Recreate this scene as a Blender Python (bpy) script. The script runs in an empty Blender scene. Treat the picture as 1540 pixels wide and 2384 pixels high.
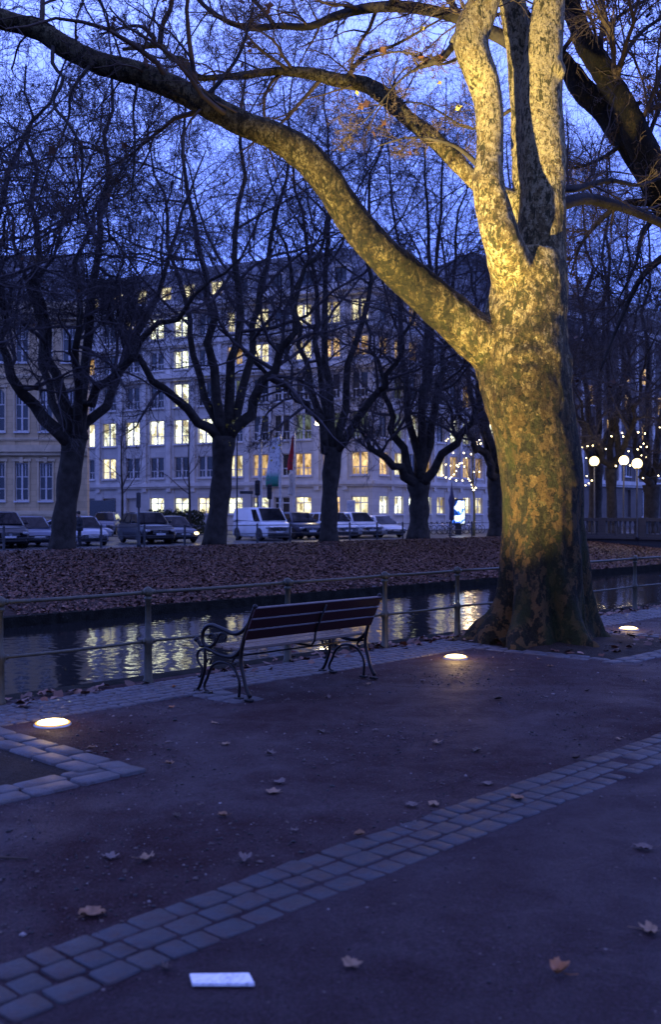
import bpy, math, random
import numpy as np
from mathutils import Vector, Matrix, noise as mnoise
R_ = math.radians
rng = np.random.default_rng(7)
random.seed(11)
scene = bpy.context.scene
COL = scene.collection
F = 2350.0; CX = 770.0; HY = 1195.0; EYE = 1.65      # image scale of the lens, horizon, eye height
UX, UY = 0.688, 0.7257                               # direction of the canal; the other axis points across it

def W(t, s, z=0.0):
    "along the canal t, across the canal s, height z -> world"
    return Vector((UX*t-UY*s, UY*t+UX*s, z))
def PX(px, py, d):
    return Vector(((px-CX)/F*d, d, EYE-(py-HY)/F*d))
def tOf(px, s):
    r = (px-CX)/F
    return s*(UY+UX*r)/(UX-UY*r)

# ------------------------------------------------------------------ mesh helpers
def link(name, me, mat=None, parent=None, smooth=False):
    o = bpy.data.objects.new(name, me); COL.objects.link(o)
    if mat is not None:
        for m in (mat if isinstance(mat, (list, tuple)) else [mat]): me.materials.append(m)
    if parent is not None: o.parent = parent
    if smooth: me.polygons.foreach_set('use_smooth', [True]*len(me.polygons))
    return o
def np_mesh(name, V, Fq, smooth=True):
    "V (n,3), Fq (m,k) with constant k"
    me = bpy.data.meshes.new(name)
    V = np.ascontiguousarray(V, dtype=np.float32); Fq = np.ascontiguousarray(Fq, dtype=np.int32)
    k = Fq.shape[1]; m = len(Fq)
    me.vertices.add(len(V)); me.vertices.foreach_set('co', V.ravel())
    me.loops.add(m*k); me.loops.foreach_set('vertex_index', Fq.ravel())
    me.polygons.add(m)
    me.polygons.foreach_set('loop_start', np.arange(0, m*k, k, dtype=np.int32))
    me.polygons.foreach_set('loop_total', np.full(m, k, dtype=np.int32))
    if smooth: me.polygons.foreach_set('use_smooth', np.ones(m, dtype=bool))
    me.update(calc_edges=True)
    return me
class MB:
    def __init__(s): s.v = []; s.f = []; s.sm = []; s.mi = []
    def add(s, vs, fs, sm=False, mi=0):
        b = len(s.v); s.v += [tuple(v) for v in vs]; s.f += [tuple(b+i for i in f) for f in fs]
        s.sm += [sm]*len(fs); s.mi += [mi]*len(fs); return s
    def box(s, c, d, ax=None, bev=0.0, mi=0):
        "centre c, full size d; ax = 3 axis vectors"
        ax = ax or (Vector((1,0,0)), Vector((0,1,0)), Vector((0,0,1)))
        c = Vector(c); hx, hy, hz = d[0]/2, d[1]/2, d[2]/2
        if bev > 0:
            b = min(bev, hx*.9, hy*.9, hz*.9); vs = []; idx = {}
            for i, sx in enumerate((-1,1)):
                for j, sy in enumerate((-1,1)):
                    for k, sz in enumerate((-1,1)):
                        for q in range(3):
                            p = [sx*(hx-b), sy*(hy-b), sz*(hz-b)]; p[q] = (sx*hx, sy*hy, sz*hz)[q]
                            idx[(i,j,k,q)] = len(vs); vs.append(c+ax[0]*p[0]+ax[1]*p[1]+ax[2]*p[2])
            g = lambda i,j,k,q: idx[(i,j,k,q)]
            fs = [(g(0,0,0,0),g(0,0,1,0),g(0,1,1,0),g(0,1,0,0)), (g(1,0,0,0),g(1,1,0,0),g(1,1,1,0),g(1,0,1,0)),
                  (g(0,0,0,1),g(1,0,0,1),g(1,0,1,1),g(0,0,1,1)), (g(0,1,0,1),g(0,1,1,1),g(1,1,1,1),g(1,1,0,1)),
                  (g(0,0,0,2),g(0,1,0,2),g(1,1,0,2),g(1,0,0,2)), (g(0,0,1,2),g(1,0,1,2),g(1,1,1,2),g(0,1,1,2))]
            for a in (0,1):
                for e in (0,1):
                    fs.append((g(0,a,e,1),g(1,a,e,1),g(1,a,e,2),g(0,a,e,2)))
                    fs.append((g(a,0,e,0),g(a,1,e,0),g(a,1,e,2),g(a,0,e,2)))
                    fs.append((g(a,e,0,0),g(a,e,1,0),g(a,e,1,1),g(a,e,0,1)))
            for i in (0,1):
                for j in (0,1):
                    for k in (0,1): fs.append((g(i,j,k,0),g(i,j,k,1),g(i,j,k,2)))
            return s.add(vs, fs, False, mi)
        vs = [c+ax[0]*(sx*hx)+ax[1]*(sy*hy)+ax[2]*(sz*hz) for sx in (-1,1) for sy in (-1,1) for sz in (-1,1)]
        return s.add(vs, [(0,1,3,2),(4,6,7,5),(0,4,5,1),(2,3,7,6),(0,2,6,4),(1,5,7,3)], False, mi)
    def tube(s, pts, rad, n=8, cap=True, sm=True, mi=0):
        pts = [Vector(p) for p in pts]; m = len(pts)
        if not hasattr(rad, '__len__'): rad = [rad]*m
        up = None; vs = []
        for i in range(m):
            tg = (pts[min(i+1,m-1)]-pts[max(i-1,0)]).normalized()
            if up is None:
                up = Vector((0,0,1)) if abs(tg.z) < .9 else Vector((1,0,0))
            a = (up-tg*up.dot(tg)).normalized(); up = a; b = tg.cross(a)
            for k in range(n):
                th = 2*math.pi*k/n; vs.append(pts[i]+(a*math.cos(th)+b*math.sin(th))*rad[i])
        fs = [(i*n+k, i*n+(k+1)%n, (i+1)*n+(k+1)%n, (i+1)*n+k) for i in range(m-1) for k in range(n)]
        s.add(vs, fs, sm, mi)
        if cap:
            b0 = len(s.v)-len(vs)
            s.f += [tuple(b0+k for k in reversed(range(n))), tuple(b0+(m-1)*n+k for k in range(n))]; s.sm += [False]*2; s.mi += [mi]*2
        return s
    def lathe(s, c, prof, n=16, mi=0, sm=True):
        "prof [(r,z)] around vertical axis at c"
        c = Vector(c); vs = [c+Vector((r*math.cos(2*math.pi*k/n), r*math.sin(2*math.pi*k/n), z)) for r, z in prof for k in range(n)]
        fs = [(i*n+k, i*n+(k+1)%n, (i+1)*n+(k+1)%n, (i+1)*n+k) for i in range(len(prof)-1) for k in range(n)]
        s.add(vs, fs, sm, mi)
        b0 = len(s.v)-len(vs); m = len(prof)
        s.f += [tuple(b0+k for k in reversed(range(n))), tuple(b0+(m-1)*n+k for k in range(n))]; s.sm += [False]*2; s.mi += [mi]*2
        return s
    def ball(s, c, r, n=12, m=8, sc=(1,1,1), mi=0):
        c = Vector(c); prof = []
        vs = [c+Vector((0,0,-r*sc[2]))]
        for i in range(1, m):
            a = -math.pi/2+math.pi*i/m
            vs += [c+Vector((r*sc[0]*math.cos(a)*math.cos(2*math.pi*k/n), r*sc[1]*math.cos(a)*math.sin(2*math.pi*k/n), r*sc[2]*math.sin(a))) for k in range(n)]
        vs.append(c+Vector((0,0,r*sc[2])))
        fs = [(0, 1+(k+1)%n, 1+k) for k in range(n)]
        for i in range(m-2): fs += [(1+i*n+k, 1+i*n+(k+1)%n, 1+(i+1)*n+(k+1)%n, 1+(i+1)*n+k) for k in range(n)]
        l = len(vs)-1; fs += [(1+(m-2)*n+k, 1+(m-2)*n+(k+1)%n, l) for k in range(n)]
        return s.add(vs, fs, True, mi)
    def prism(s, pts2, z0, z1, fn, mi=0):
        "polygon pts2 in the plane, extruded; fn(a,b,h) -> Vector"
        n = len(pts2); vs = [fn(a, b, z0) for a, b in pts2]+[fn(a, b, z1) for a, b in pts2]
        fs = [tuple(reversed(range(n))), tuple(range(n, 2*n))]+[(i, (i+1)%n, n+(i+1)%n, n+i) for i in range(n)]
        return s.add(vs, fs, False, mi)
    def quad(s, a, b, c, d, mi=0): return s.add([a,b,c,d], [(0,1,2,3)], False, mi)
    def build(s, name, mat, parent=None):
        me = bpy.data.meshes.new(name); me.from_pydata(s.v, [], s.f)
        me.polygons.foreach_set('use_smooth', s.sm); me.polygons.foreach_set('material_index', s.mi); me.update()
        return link(name, me, mat, parent)
def tag(o, label=None, cat=None, group=None, kind=None):
    if label: o['label'] = label
    if cat: o['category'] = cat
    if group: o['group'] = group
    if kind: o['kind'] = kind
    return o
def empty(name, loc=(0,0,0), label=None, cat=None, group=None, rz=0):
    o = bpy.data.objects.new(name, None); COL.objects.link(o); o.location = loc; o.rotation_euler = (0,0,rz)
    o.empty_display_size = .2
    return tag(o, label, cat, group)
def reparent(o, p):
    "world-space mesh under an empty placed at its base"
    o.parent = p; o.matrix_parent_inverse = Matrix.LocRotScale(p.location, p.rotation_euler, None).inverted(); return o
KIDS = {}
def copy_tree(o, parent=None):
    c = o.copy(); COL.objects.link(c)
    if parent is not None: c.parent = parent
    for ch in [x for x in list(bpy.data.objects) if x.parent == o]:
        copy_tree(ch, c)
    return c
def poly_eval(pts, n):
    "Catmull-Rom resample of a list of tuples"
    P = np.array(pts, float); m = len(P)
    Q = np.vstack([2*P[0]-P[1], P, 2*P[-1]-P[-2]])
    out = []
    for u in np.linspace(0, m-1, n):
        i = min(int(u), m-2); f = u-i; a, b, c, d = Q[i], Q[i+1], Q[i+2], Q[i+3]
        out.append(.5*((2*b)+(-a+c)*f+(2*a-5*b+4*c-d)*f*f+(-a+3*b-3*c+d)*f**3))
    return np.array(out)

# ------------------------------------------------------------------ materials
def newmat(name):
    m = bpy.data.materials.new(name); m.use_nodes = True; nt = m.node_tree
    return m, nt, nt.nodes['Principled BSDF']
def N(nt, typ, **kw):
    n = nt.nodes.new(typ)
    for k, v in kw.items():
        if k in n.inputs: n.inputs[k].default_value = v
        else: setattr(n, k, v)
    return n
def ramp(nt, fac, stops, interp='LINEAR'):
    r = nt.nodes.new('ShaderNodeValToRGB'); r.color_ramp.interpolation = interp
    e = r.color_ramp.elements
    while len(e) < len(stops): e.new(.5)
    for x, (p, c) in zip(e, stops):
        x.position = p; x.color = (*c, 1) if hasattr(c, '__len__') else (c, c, c, 1)
    nt.links.new(fac, r.inputs[0]); return r.outputs[0]
def coords(nt, scale=(1,1,1), kind='Object'):
    tc = nt.nodes.new('ShaderNodeTexCoord'); mp = nt.nodes.new('ShaderNodeMapping'); mp.inputs['Scale'].default_value = scale
    nt.links.new(tc.outputs[kind], mp.inputs[0]); return mp.outputs[0]
def tex(nt, co, scale, detail=4, rough=.55, dist=0.0):
    n = N(nt, 'ShaderNodeTexNoise'); n.inputs['Scale'].default_value = scale; n.inputs['Detail'].default_value = detail
    n.inputs['Roughness'].default_value = rough; n.inputs['Distortion'].default_value = dist
    nt.links.new(co, n.inputs['Vector']); return n.outputs['Fac']
def mixc(nt, fac, a, b, mode='MIX'):
    m = nt.nodes.new('ShaderNodeMix'); m.data_type = 'RGBA'; m.blend_type = mode
    for sock, v in ((m.inputs[0], fac), (m.inputs[6], a), (m.inputs[7], b)):
        if hasattr(v, 'is_output'): nt.links.new(v, sock)
        elif hasattr(v, '__len__'): sock.default_value = (*v, 1)
        else: sock.default_value = v
    return m.outputs[2]
def math_(nt, op, a, b=0.0, clamp=False):
    m = nt.nodes.new('ShaderNodeMath'); m.operation = op; m.use_clamp = clamp
    for sock, v in ((m.inputs[0], a), (m.inputs[1], b)):
        if hasattr(v, 'is_output'): nt.links.new(v, sock)
        else: sock.default_value = v
    return m.outputs[0]
def bump(nt, bs, h, dist=.02, strength=1.0):
    b = nt.nodes.new('ShaderNodeBump'); b.inputs['Distance'].default_value = dist; b.inputs['Strength'].default_value = strength
    nt.links.new(h, b.inputs['Height']); nt.links.new(b.outputs[0], bs.inputs['Normal'])
def simple(name, col, rough=.6, metal=0.0, var=.25, scale=6, bumpd=0.0, spec=.5, coat=0.0):
    m, nt, bs = newmat(name); co = coords(nt)
    f = tex(nt, co, scale, 5)
    c0 = tuple(x*(1-var) for x in col); c1 = tuple(min(1, x*(1+var)) for x in col)
    nt.links.new(ramp(nt, f, [(.3, c0), (.7, c1)]), bs.inputs['Base Color'])
    bs.inputs['Roughness'].default_value = rough; bs.inputs['Metallic'].default_value = metal
    bs.inputs['Specular IOR Level'].default_value = spec; bs.inputs['Coat Weight'].default_value = coat
    if bumpd: bump(nt, bs, tex(nt, co, scale*5, 4), bumpd)
    return m
def emit(name, col, strength, var=0.0, scale=1.0):
    m, nt, bs = newmat(name); nt.nodes.remove(bs)
    e = nt.nodes.new('ShaderNodeEmission'); e.inputs['Strength'].default_value = strength
    e.inputs['Color'].default_value = (*col, 1)
    if var:
        co = coords(nt, (scale, scale, scale*.6)); f = tex(nt, co, 1.3, 3)
        c0 = tuple(x*(1-var) for x in col)
        nt.links.new(ramp(nt, f, [(.42, c0), (.58, col)]), e.inputs['Color'])
    nt.links.new(e.outputs[0], nt.nodes['Material Output'].inputs[0]); return m
M = {}
# --- plane tree bark: grey olive plates flaking to cream, moss and rough brown near the ground
def bark_mat(name, cream=1.0, green=1.0, dark=1.0):
    m, nt, bs = newmat(name); L = nt.links
    tc = nt.nodes.new('ShaderNodeTexCoord'); O = tc.outputs['Object']
    def warp(scale, zs, amp, freq):
        n = N(nt, 'ShaderNodeTexNoise'); n.inputs['Scale'].default_value = freq; n.inputs['Detail'].default_value = 5; n.inputs['Roughness'].default_value = .65; L.new(O, n.inputs['Vector'])
        a_ = nt.nodes.new('ShaderNodeVectorMath'); a_.operation = 'SUBTRACT'; L.new(n.outputs['Color'], a_.inputs[0]); a_.inputs[1].default_value = (.5, .5, .5)
        b_ = nt.nodes.new('ShaderNodeVectorMath'); b_.operation = 'SCALE'; L.new(a_.outputs[0], b_.inputs[0]); b_.inputs['Scale'].default_value = amp
        c_ = nt.nodes.new('ShaderNodeVectorMath'); c_.operation = 'ADD'; L.new(O, c_.inputs[0]); L.new(b_.outputs[0], c_.inputs[1])
        mp = nt.nodes.new('ShaderNodeMapping'); mp.inputs['Scale'].default_value = (1, 1, zs); L.new(c_.outputs[0], mp.inputs[0]); return mp.outputs[0]
    def cells(co, scale):
        v = N(nt, 'ShaderNodeTexVoronoi'); v.inputs['Scale'].default_value = scale; L.new(co, v.inputs['Vector'])
        r = nt.nodes.new('ShaderNodeSeparateColor'); L.new(v.outputs['Color'], r.inputs[0]); return r.outputs[0], v.outputs['Distance'], r.outputs[1]
    w1 = warp(1, .5, .24, 5.5); w2 = warp(1, .6, .11, 14.0)
    r1, d1, q1 = cells(w1, 15.0); r2, d2, q2 = cells(w2, 34.0)
    co = coords(nt, (1, 1, .5)); w = tex(nt, co, 1.6, 5, .6, .4); b = tex(nt, coords(nt, (1, 1, .7)), 22, 7, .75, .6); fine = tex(nt, coords(nt, (1, 1, .35)), 60, 5, .7)
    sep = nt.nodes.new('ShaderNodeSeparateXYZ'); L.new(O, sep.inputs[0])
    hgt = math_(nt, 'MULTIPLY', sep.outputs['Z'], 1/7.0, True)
    xf = math_(nt, 'MULTIPLY', math_(nt, 'ADD', sep.outputs['X'], 1.45), 1.6, True)       # low limb: older olive plates, plus shade put into its colour
    # plate tone: 0 old dark plates, 1 freshly bared cream
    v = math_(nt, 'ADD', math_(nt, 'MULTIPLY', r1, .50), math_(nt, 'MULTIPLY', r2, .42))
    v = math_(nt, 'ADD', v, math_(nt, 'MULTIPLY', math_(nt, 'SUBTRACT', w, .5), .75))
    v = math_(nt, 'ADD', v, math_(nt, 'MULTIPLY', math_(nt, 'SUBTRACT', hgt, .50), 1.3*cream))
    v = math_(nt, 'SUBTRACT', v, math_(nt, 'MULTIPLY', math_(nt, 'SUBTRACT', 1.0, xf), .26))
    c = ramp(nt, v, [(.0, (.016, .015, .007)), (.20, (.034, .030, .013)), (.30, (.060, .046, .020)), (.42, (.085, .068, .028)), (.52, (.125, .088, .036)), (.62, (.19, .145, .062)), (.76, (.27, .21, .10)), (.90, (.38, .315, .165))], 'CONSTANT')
    c = mixc(nt, ramp(nt, b, [(.34, .75), (.50, 0.0)]), c, mixc(nt, 1.0, c, (.38, .36, .30), 'MULTIPLY'))
    c = mixc(nt, ramp(nt, fine, [(.38, .8), (.5, 0.0)]), c, mixc(nt, 1.0, c, (.45, .42, .35), 'MULTIPLY'))
    dk = tex(nt, coords(nt, (1.7, 1.7, .6)), 8.5, 5, .6, 1.2)
    c = mixc(nt, ramp(nt, dk, [(.550, 0.0), (.570, .9)]), c, (.026, .027, .010))
    dk2 = tex(nt, coords(nt, (1.4, 1.4, .9)), 23, 4, .6, .8)
    c = mixc(nt, ramp(nt, dk2, [(.575, 0.0), (.595, .8)]), c, (.03, .027, .012))
    # rough orange brown scars and moss low on the trunk
    low = math_(nt, 'SUBTRACT', .62, hgt, True)
    c = mixc(nt, math_(nt, 'MULTIPLY', ramp(nt, math_(nt, 'ADD', math_(nt, 'MULTIPLY', b, .6), math_(nt, 'MULTIPLY', q1, .4)), [(.52, 0.0), (.58, 1.0)]), math_(nt, 'MULTIPLY', low, 1.5, True)), c, (.13, .075, .026))
    ms = math_(nt, 'ADD', w, math_(nt, 'MULTIPLY', math_(nt, 'SUBTRACT', .40, hgt), .22*green))
    c = mixc(nt, ramp(nt, ms, [(.56, 0.0), (.66, .7)]), c, (.028, .036, .008))
    c = mixc(nt, xf, mixc(nt, 1.0, c, (.34, .345, .33), 'MULTIPLY'), c)  # limb colour darkened to hold down the lamp beam on it
    if dark < 1: c = mixc(nt, 1.0, c, (dark, dark*.9, dark*.85), 'MULTIPLY')
    L.new(c, bs.inputs['Base Color']); bs.inputs['Roughness'].default_value = .8; bs.inputs['Specular IOR Level'].default_value = .2
    h = math_(nt, 'ADD', math_(nt, 'MULTIPLY', r1, -.45), math_(nt, 'MULTIPLY', r2, -.2))
    h = math_(nt, 'ADD', h, math_(nt, 'ADD', math_(nt, 'MULTIPLY', b, 1.1), math_(nt, 'MULTIPLY', fine, .4)))
    h = math_(nt, 'ADD', h, math_(nt, 'MULTIPLY', low, math_(nt, 'MULTIPLY', b, 2.0)))
    bump(nt, bs, h, .035, 1.0); return m
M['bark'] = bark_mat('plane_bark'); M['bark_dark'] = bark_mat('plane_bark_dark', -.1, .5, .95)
M['bark_far'] = simple('bark_far', (.036, .031, .026), .9, 0, .5, 3, .03, .2)
M['twig'] = simple('twig_bark', (.075, .055, .042), .85, 0, .35, 4, 0, .2)
M['twig_far'] = simple('twig_bark_far', (.075, .065, .068), .9, 0, .35, 4, 0, .15)
M['leaf'] = simple('dry_leaf', (.17, .085, .04), .7, 0, .4, 25)
M['leaf_pale'] = simple('pale_leaf', (.19, .115, .065), .65, 0, .3, 30)
M['leaf_grey'] = simple('grey_leaf', (.10, .068, .058), .6, 0, .3, 30)
M['leaf_dark'] = simple('dark_leaf', (.045, .026, .018), .6, 0, .4, 25)
M['leaf_orange'] = simple('orange_leaf', (.26, .10, .03), .65, 0, .35, 25)
M['leaf_yellow'] = simple('yellow_leaf', (.42, .32, .04), .6, 0, .3, 12)
M['leaf_tree'] = simple('hanging_leaf', (.085, .034, .015), .7, 0, .4, 3)

# --- ground
def ground_mat(name, c0, c1, wet0, wet1, speck, bumpd, spec=.24):
    m, nt, bs = newmat(name); L = nt.links
    co = coords(nt, (1, 1, 1)); big = tex(nt, co, .42, 4, .55, .8); mid = tex(nt, co, 3.2, 7, .68, .5)
    fine = tex(nt, co, 75, 4, .75); f2 = tex(nt, co, 210, 2, .6); clod = tex(nt, co, 17, 4, .7)
    zone = math_(nt, 'ADD', math_(nt, 'MULTIPLY', big, .62), math_(nt, 'MULTIPLY', mid, .38))
    z = ramp(nt, zone, [(.40, 0.0), (.60, 1.0)])                     # 0 packed and damp, 1 loose and dark
    c = mixc(nt, z, c1, c0)
    c = mixc(nt, ramp(nt, fine, [(.38, .9), (.50, 0.0)]), c, tuple(x*.15 for x in c0))
    c = mixc(nt, ramp(nt, fine, [(.56, 0.0), (.66, .8)]), c, tuple(x*2.2 for x in c1))
    c = mixc(nt, ramp(nt, tex(nt, co, 34, 5, .75), [(.36, .8), (.46, 0.0)]), c, tuple(x*.3 for x in c0))
    c = mixc(nt, ramp(nt, clod, [(.60, 0.0), (.68, .6)]), c, tuple(x*1.5 for x in c1))
    c = mixc(nt, ramp(nt, clod, [(.30, .7), (.38, 0.0)]), c, tuple(x*.35 for x in c0))
    vo = N(nt, 'ShaderNodeTexVoronoi'); vo.inputs['Scale'].default_value = 11; L.new(co, vo.inputs['Vector'])
    c = mixc(nt, math_(nt, 'MULTIPLY', ramp(nt, vo.outputs['Distance'], [(.06, 1.0), (.10, 0.0)]), ramp(nt, mid, [(.53, 0.0), (.56, 1.0)])), c, speck)
    L.new(c, bs.inputs['Base Color'])
    L.new(ramp(nt, zone, [(.40, wet1), (.60, wet0)]), bs.inputs['Roughness'])
    L.new(ramp(nt, zone, [(.40, spec), (.60, spec*.45)]), bs.inputs['Specular IOR Level'])
    h = math_(nt, 'ADD', math_(nt, 'MULTIPLY', fine, .5), math_(nt, 'ADD', math_(nt, 'MULTIPLY', f2, .25), math_(nt, 'ADD', math_(nt, 'MULTIPLY', mid, 1.0), math_(nt, 'MULTIPLY', clod, .6))))
    bump(nt, bs, h, bumpd); return m
M['gravel'] = ground_mat('damp_gravel', (.033, .013, .014), (.044, .025, .030), .85, .58, (.12, .09, .08), .022)
M['asphalt'] = ground_mat('damp_asphalt', (.025, .012, .014), (.032, .019, .025), .78, .58, (.16, .13, .12), .010)
M['earth'] = ground_mat('dark_earth', (.020, .013, .009), (.034, .022, .016), .9, .75, (.06, .035, .02), .04, .3)
M['street'] = ground_mat('street_asphalt', (.06, .055, .055), (.09, .08, .08), .25, .5, (.1,.1,.1), .004)
def stone_mat(name, cols, rough, moss=.0, dirt=0.0):
    m, nt, bs = newmat(name); L = nt.links
    g = nt.nodes.new('ShaderNodeNewGeometry'); co = coords(nt)
    c = ramp(nt, g.outputs['Random Per Island'], [(i/(len(cols)-1), cc) for i, cc in enumerate(cols)])
    n1 = tex(nt, co, 25, 6, .7); n0 = tex(nt, co, 3, 4)
    c = mixc(nt, ramp(nt, n1, [(.35, .55), (.6, 0.0)]), c, tuple(x*.45 for x in cols[0]))
    if moss: c = mixc(nt, ramp(nt, n0, [(.55, 0.0), (.7, moss)]), c, (.05, .05, .02))
    if dirt:
        nd = tex(nt, co, 7, 6, .7); c = mixc(nt, ramp(nt, nd, [(.47, 0.0), (.58, dirt)]), c, (.030, .015, .015))
        pit = tex(nt, co, 110, 3, .7); c = mixc(nt, ramp(nt, pit, [(.36, .7), (.46, 0.0)]), c, tuple(x*.4 for x in cols[0]))
    L.new(c, bs.inputs['Base Color'])
    L.new(ramp(nt, n1, [(.3, rough), (.7, rough+.22)]), bs.inputs['Roughness'])
    bump(nt, bs, tex(nt, co, 60, 5, .7), .006); return m
M['cobble'] = stone_mat('cobble_stone', [(.018, .020, .026), (.030, .025, .026), (.020, .025, .037), (.038, .032, .032)], .42, 0, .92)
M['sett'] = stone_mat('edge_sett', [(.05, .048, .056), (.075, .068, .074), (.062, .062, .075), (.095, .086, .088)], .42, .5, .7)
M['slab'] = stone_mat('granite_slab', [(.060, .060, .068), (.085, .079, .086), (.07, .07, .08)], .5, .3, .6)

# --- water
m, nt, bs = newmat('canal_water'); co = coords(nt, (1, 1, 1))
bs.inputs['Base Color'].default_value = (.012, .013, .014, 1); bs.inputs['Roughness'].default_value = .015
bs.inputs['IOR'].default_value = 1.33; bs.inputs['Specular IOR Level'].default_value = .5
h = math_(nt, 'ADD', tex(nt, co, 2.2, 2, .5), math_(nt, 'MULTIPLY', tex(nt, co, 13, 4, .6), .50))
bump(nt, bs, h, .0085); M['water'] = m
m, nt, bs = newmat('canal_water_still'); bs.inputs['Base Color'].default_value = (.012, .013, .014, 1); bs.inputs['Roughness'].default_value = .07; bs.inputs['IOR'].default_value = 1.33; M['water_still'] = m
M['bank'] = ground_mat('leafy_earth', (.030, .016, .012), (.06, .030, .022), .8, .7, (.1, .05, .035), .06)
m, nt, bs = newmat('bank_leaf'); g = nt.nodes.new('ShaderNodeNewGeometry')
nt.links.new(ramp(nt, g.outputs['Random Per Island'], [(0, (.055, .020, .012)), (.4, (.095, .036, .020)), (.75, (.145, .058, .032)), (.95, (.20, .095, .055)), (1, (.30, .18, .13))]), bs.inputs['Base Color'])
bs.inputs['Roughness'].default_value = .6; M['bank_leaf'] = m
M['canal_wall'] = simple('canal_wall', (.014, .014, .011), 1.0, 0, .5, 4, .03, .08)

# --- metal and timber
M['fence'] = simple('railing_paint', (.038, .037, .020), .5, .0, .45, 14, .004)
M['far_fence'] = simple('far_railing', (.05, .05, .055), .6, .2)
M['iron'] = simple('cast_iron', (.006, .006, .007), .34, .0, .4, 20, .002, .22)
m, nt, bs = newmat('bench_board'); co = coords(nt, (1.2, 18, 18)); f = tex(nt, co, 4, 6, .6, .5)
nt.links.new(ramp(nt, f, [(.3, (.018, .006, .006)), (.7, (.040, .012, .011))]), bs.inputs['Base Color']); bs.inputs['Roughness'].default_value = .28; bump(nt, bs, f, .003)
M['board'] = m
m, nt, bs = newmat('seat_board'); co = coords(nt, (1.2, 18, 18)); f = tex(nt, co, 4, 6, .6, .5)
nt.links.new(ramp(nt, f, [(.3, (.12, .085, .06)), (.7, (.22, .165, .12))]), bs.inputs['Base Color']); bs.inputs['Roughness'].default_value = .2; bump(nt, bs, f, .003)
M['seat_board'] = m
M['steel'] = simple('lamp_ring_steel', (.35, .34, .32), .35, .9, .15)
M['lamp_glow'] = emit('lamp_lens', (1, .74, .34), 9); M['rim_glow'] = emit('rim_glow', (1, .5, .12), 1.6)
M['globe'] = emit('globe_glow', (1, .76, .36), 5)
M['bulb'] = emit('bulb_glow', (1, .78, .38), 16)
M['streethead'] = emit('street_head', (1, .82, .42), 16)
M['drop'] = simple('rain_drop', (.16, .16, .16), .1, 0, .05)
m, nt, bs = newmat('marble_card'); co = coords(nt, (9, 9, 9)); f = tex(nt, co, 1.1, 3, .5, 1.5)
nt.links.new(ramp(nt, f, [(.40, (.86, .85, .86)), (.485, (.80, .79, .81)), (.5, (.40, .39, .45)), (.52, (.76, .75, .78)), (.7, (.88, .87, .88))]), bs.inputs['Base Color']); bs.inputs['Roughness'].default_value = .3
M['marble'] = m

# --- buildings
def masonry(name, col, bw, bh, mortar=.8):
    m, nt, bs = newmat(name); L = nt.links
    tc = nt.nodes.new('ShaderNodeTexCoord'); sp = nt.nodes.new('ShaderNodeSeparateXYZ'); L.new(tc.outputs['Object'], sp.inputs[0])
    cb = nt.nodes.new('ShaderNodeCombineXYZ'); L.new(math_(nt, 'ADD', sp.outputs['X'], math_(nt, 'MULTIPLY', sp.outputs['Y'], .7)), cb.inputs[0]); L.new(sp.outputs['Z'], cb.inputs[1])
    br = N(nt, 'ShaderNodeTexBrick'); L.new(cb.outputs[0], br.inputs['Vector']); br.inputs['Scale'].default_value = 1
    br.inputs['Brick Width'].default_value = bw; br.inputs['Row Height'].default_value = bh; br.inputs['Mortar Size'].default_value = .02
    br.inputs['Color1'].default_value = (*[x*.9 for x in col], 1); br.inputs['Color2'].default_value = (*[x*1.1 for x in col], 1); br.inputs['Mortar'].default_value = (*[x*mortar for x in col], 1)
    f = tex(nt, tc.outputs['Object'], .5, 6, .65)
    c = mixc(nt, ramp(nt, f, [(.35, .45), (.62, 0.0)]), br.outputs['Color'], tuple(x*.6 for x in col))
    L.new(c, bs.inputs['Base Color']); bs.inputs['Roughness'].default_value = .85; return m
M['cream_stone'] = masonry('cream_stone', (.60, .45, .27), .9, .42, .72)
M['cream_trim'] = simple('cream_trim', (.56, .45, .30), .8, 0, .2, 1.5)
M['grey_stone'] = masonry('grey_stone', (.54, .51, .49), 1.3, .6, .85)
M['grey_trim'] = simple('grey_trim', (.56, .53, .51), .8, 0, .2, 1.0)
M['dark_stone'] = masonry('dark_stone', (.12, .10, .09), 1.2, .55, .8)
M['roof'] = simple('slate_roof', (.13, .135, .155), .6, 0, .3, 3)
M['white_frame'] = simple('white_frame', (.62, .60, .60), .5, 0, .08)
M['pane_dark'] = simple('dark_pane', (.02, .024, .03), .08, 0, .2, 2, 0, .8)
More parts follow.
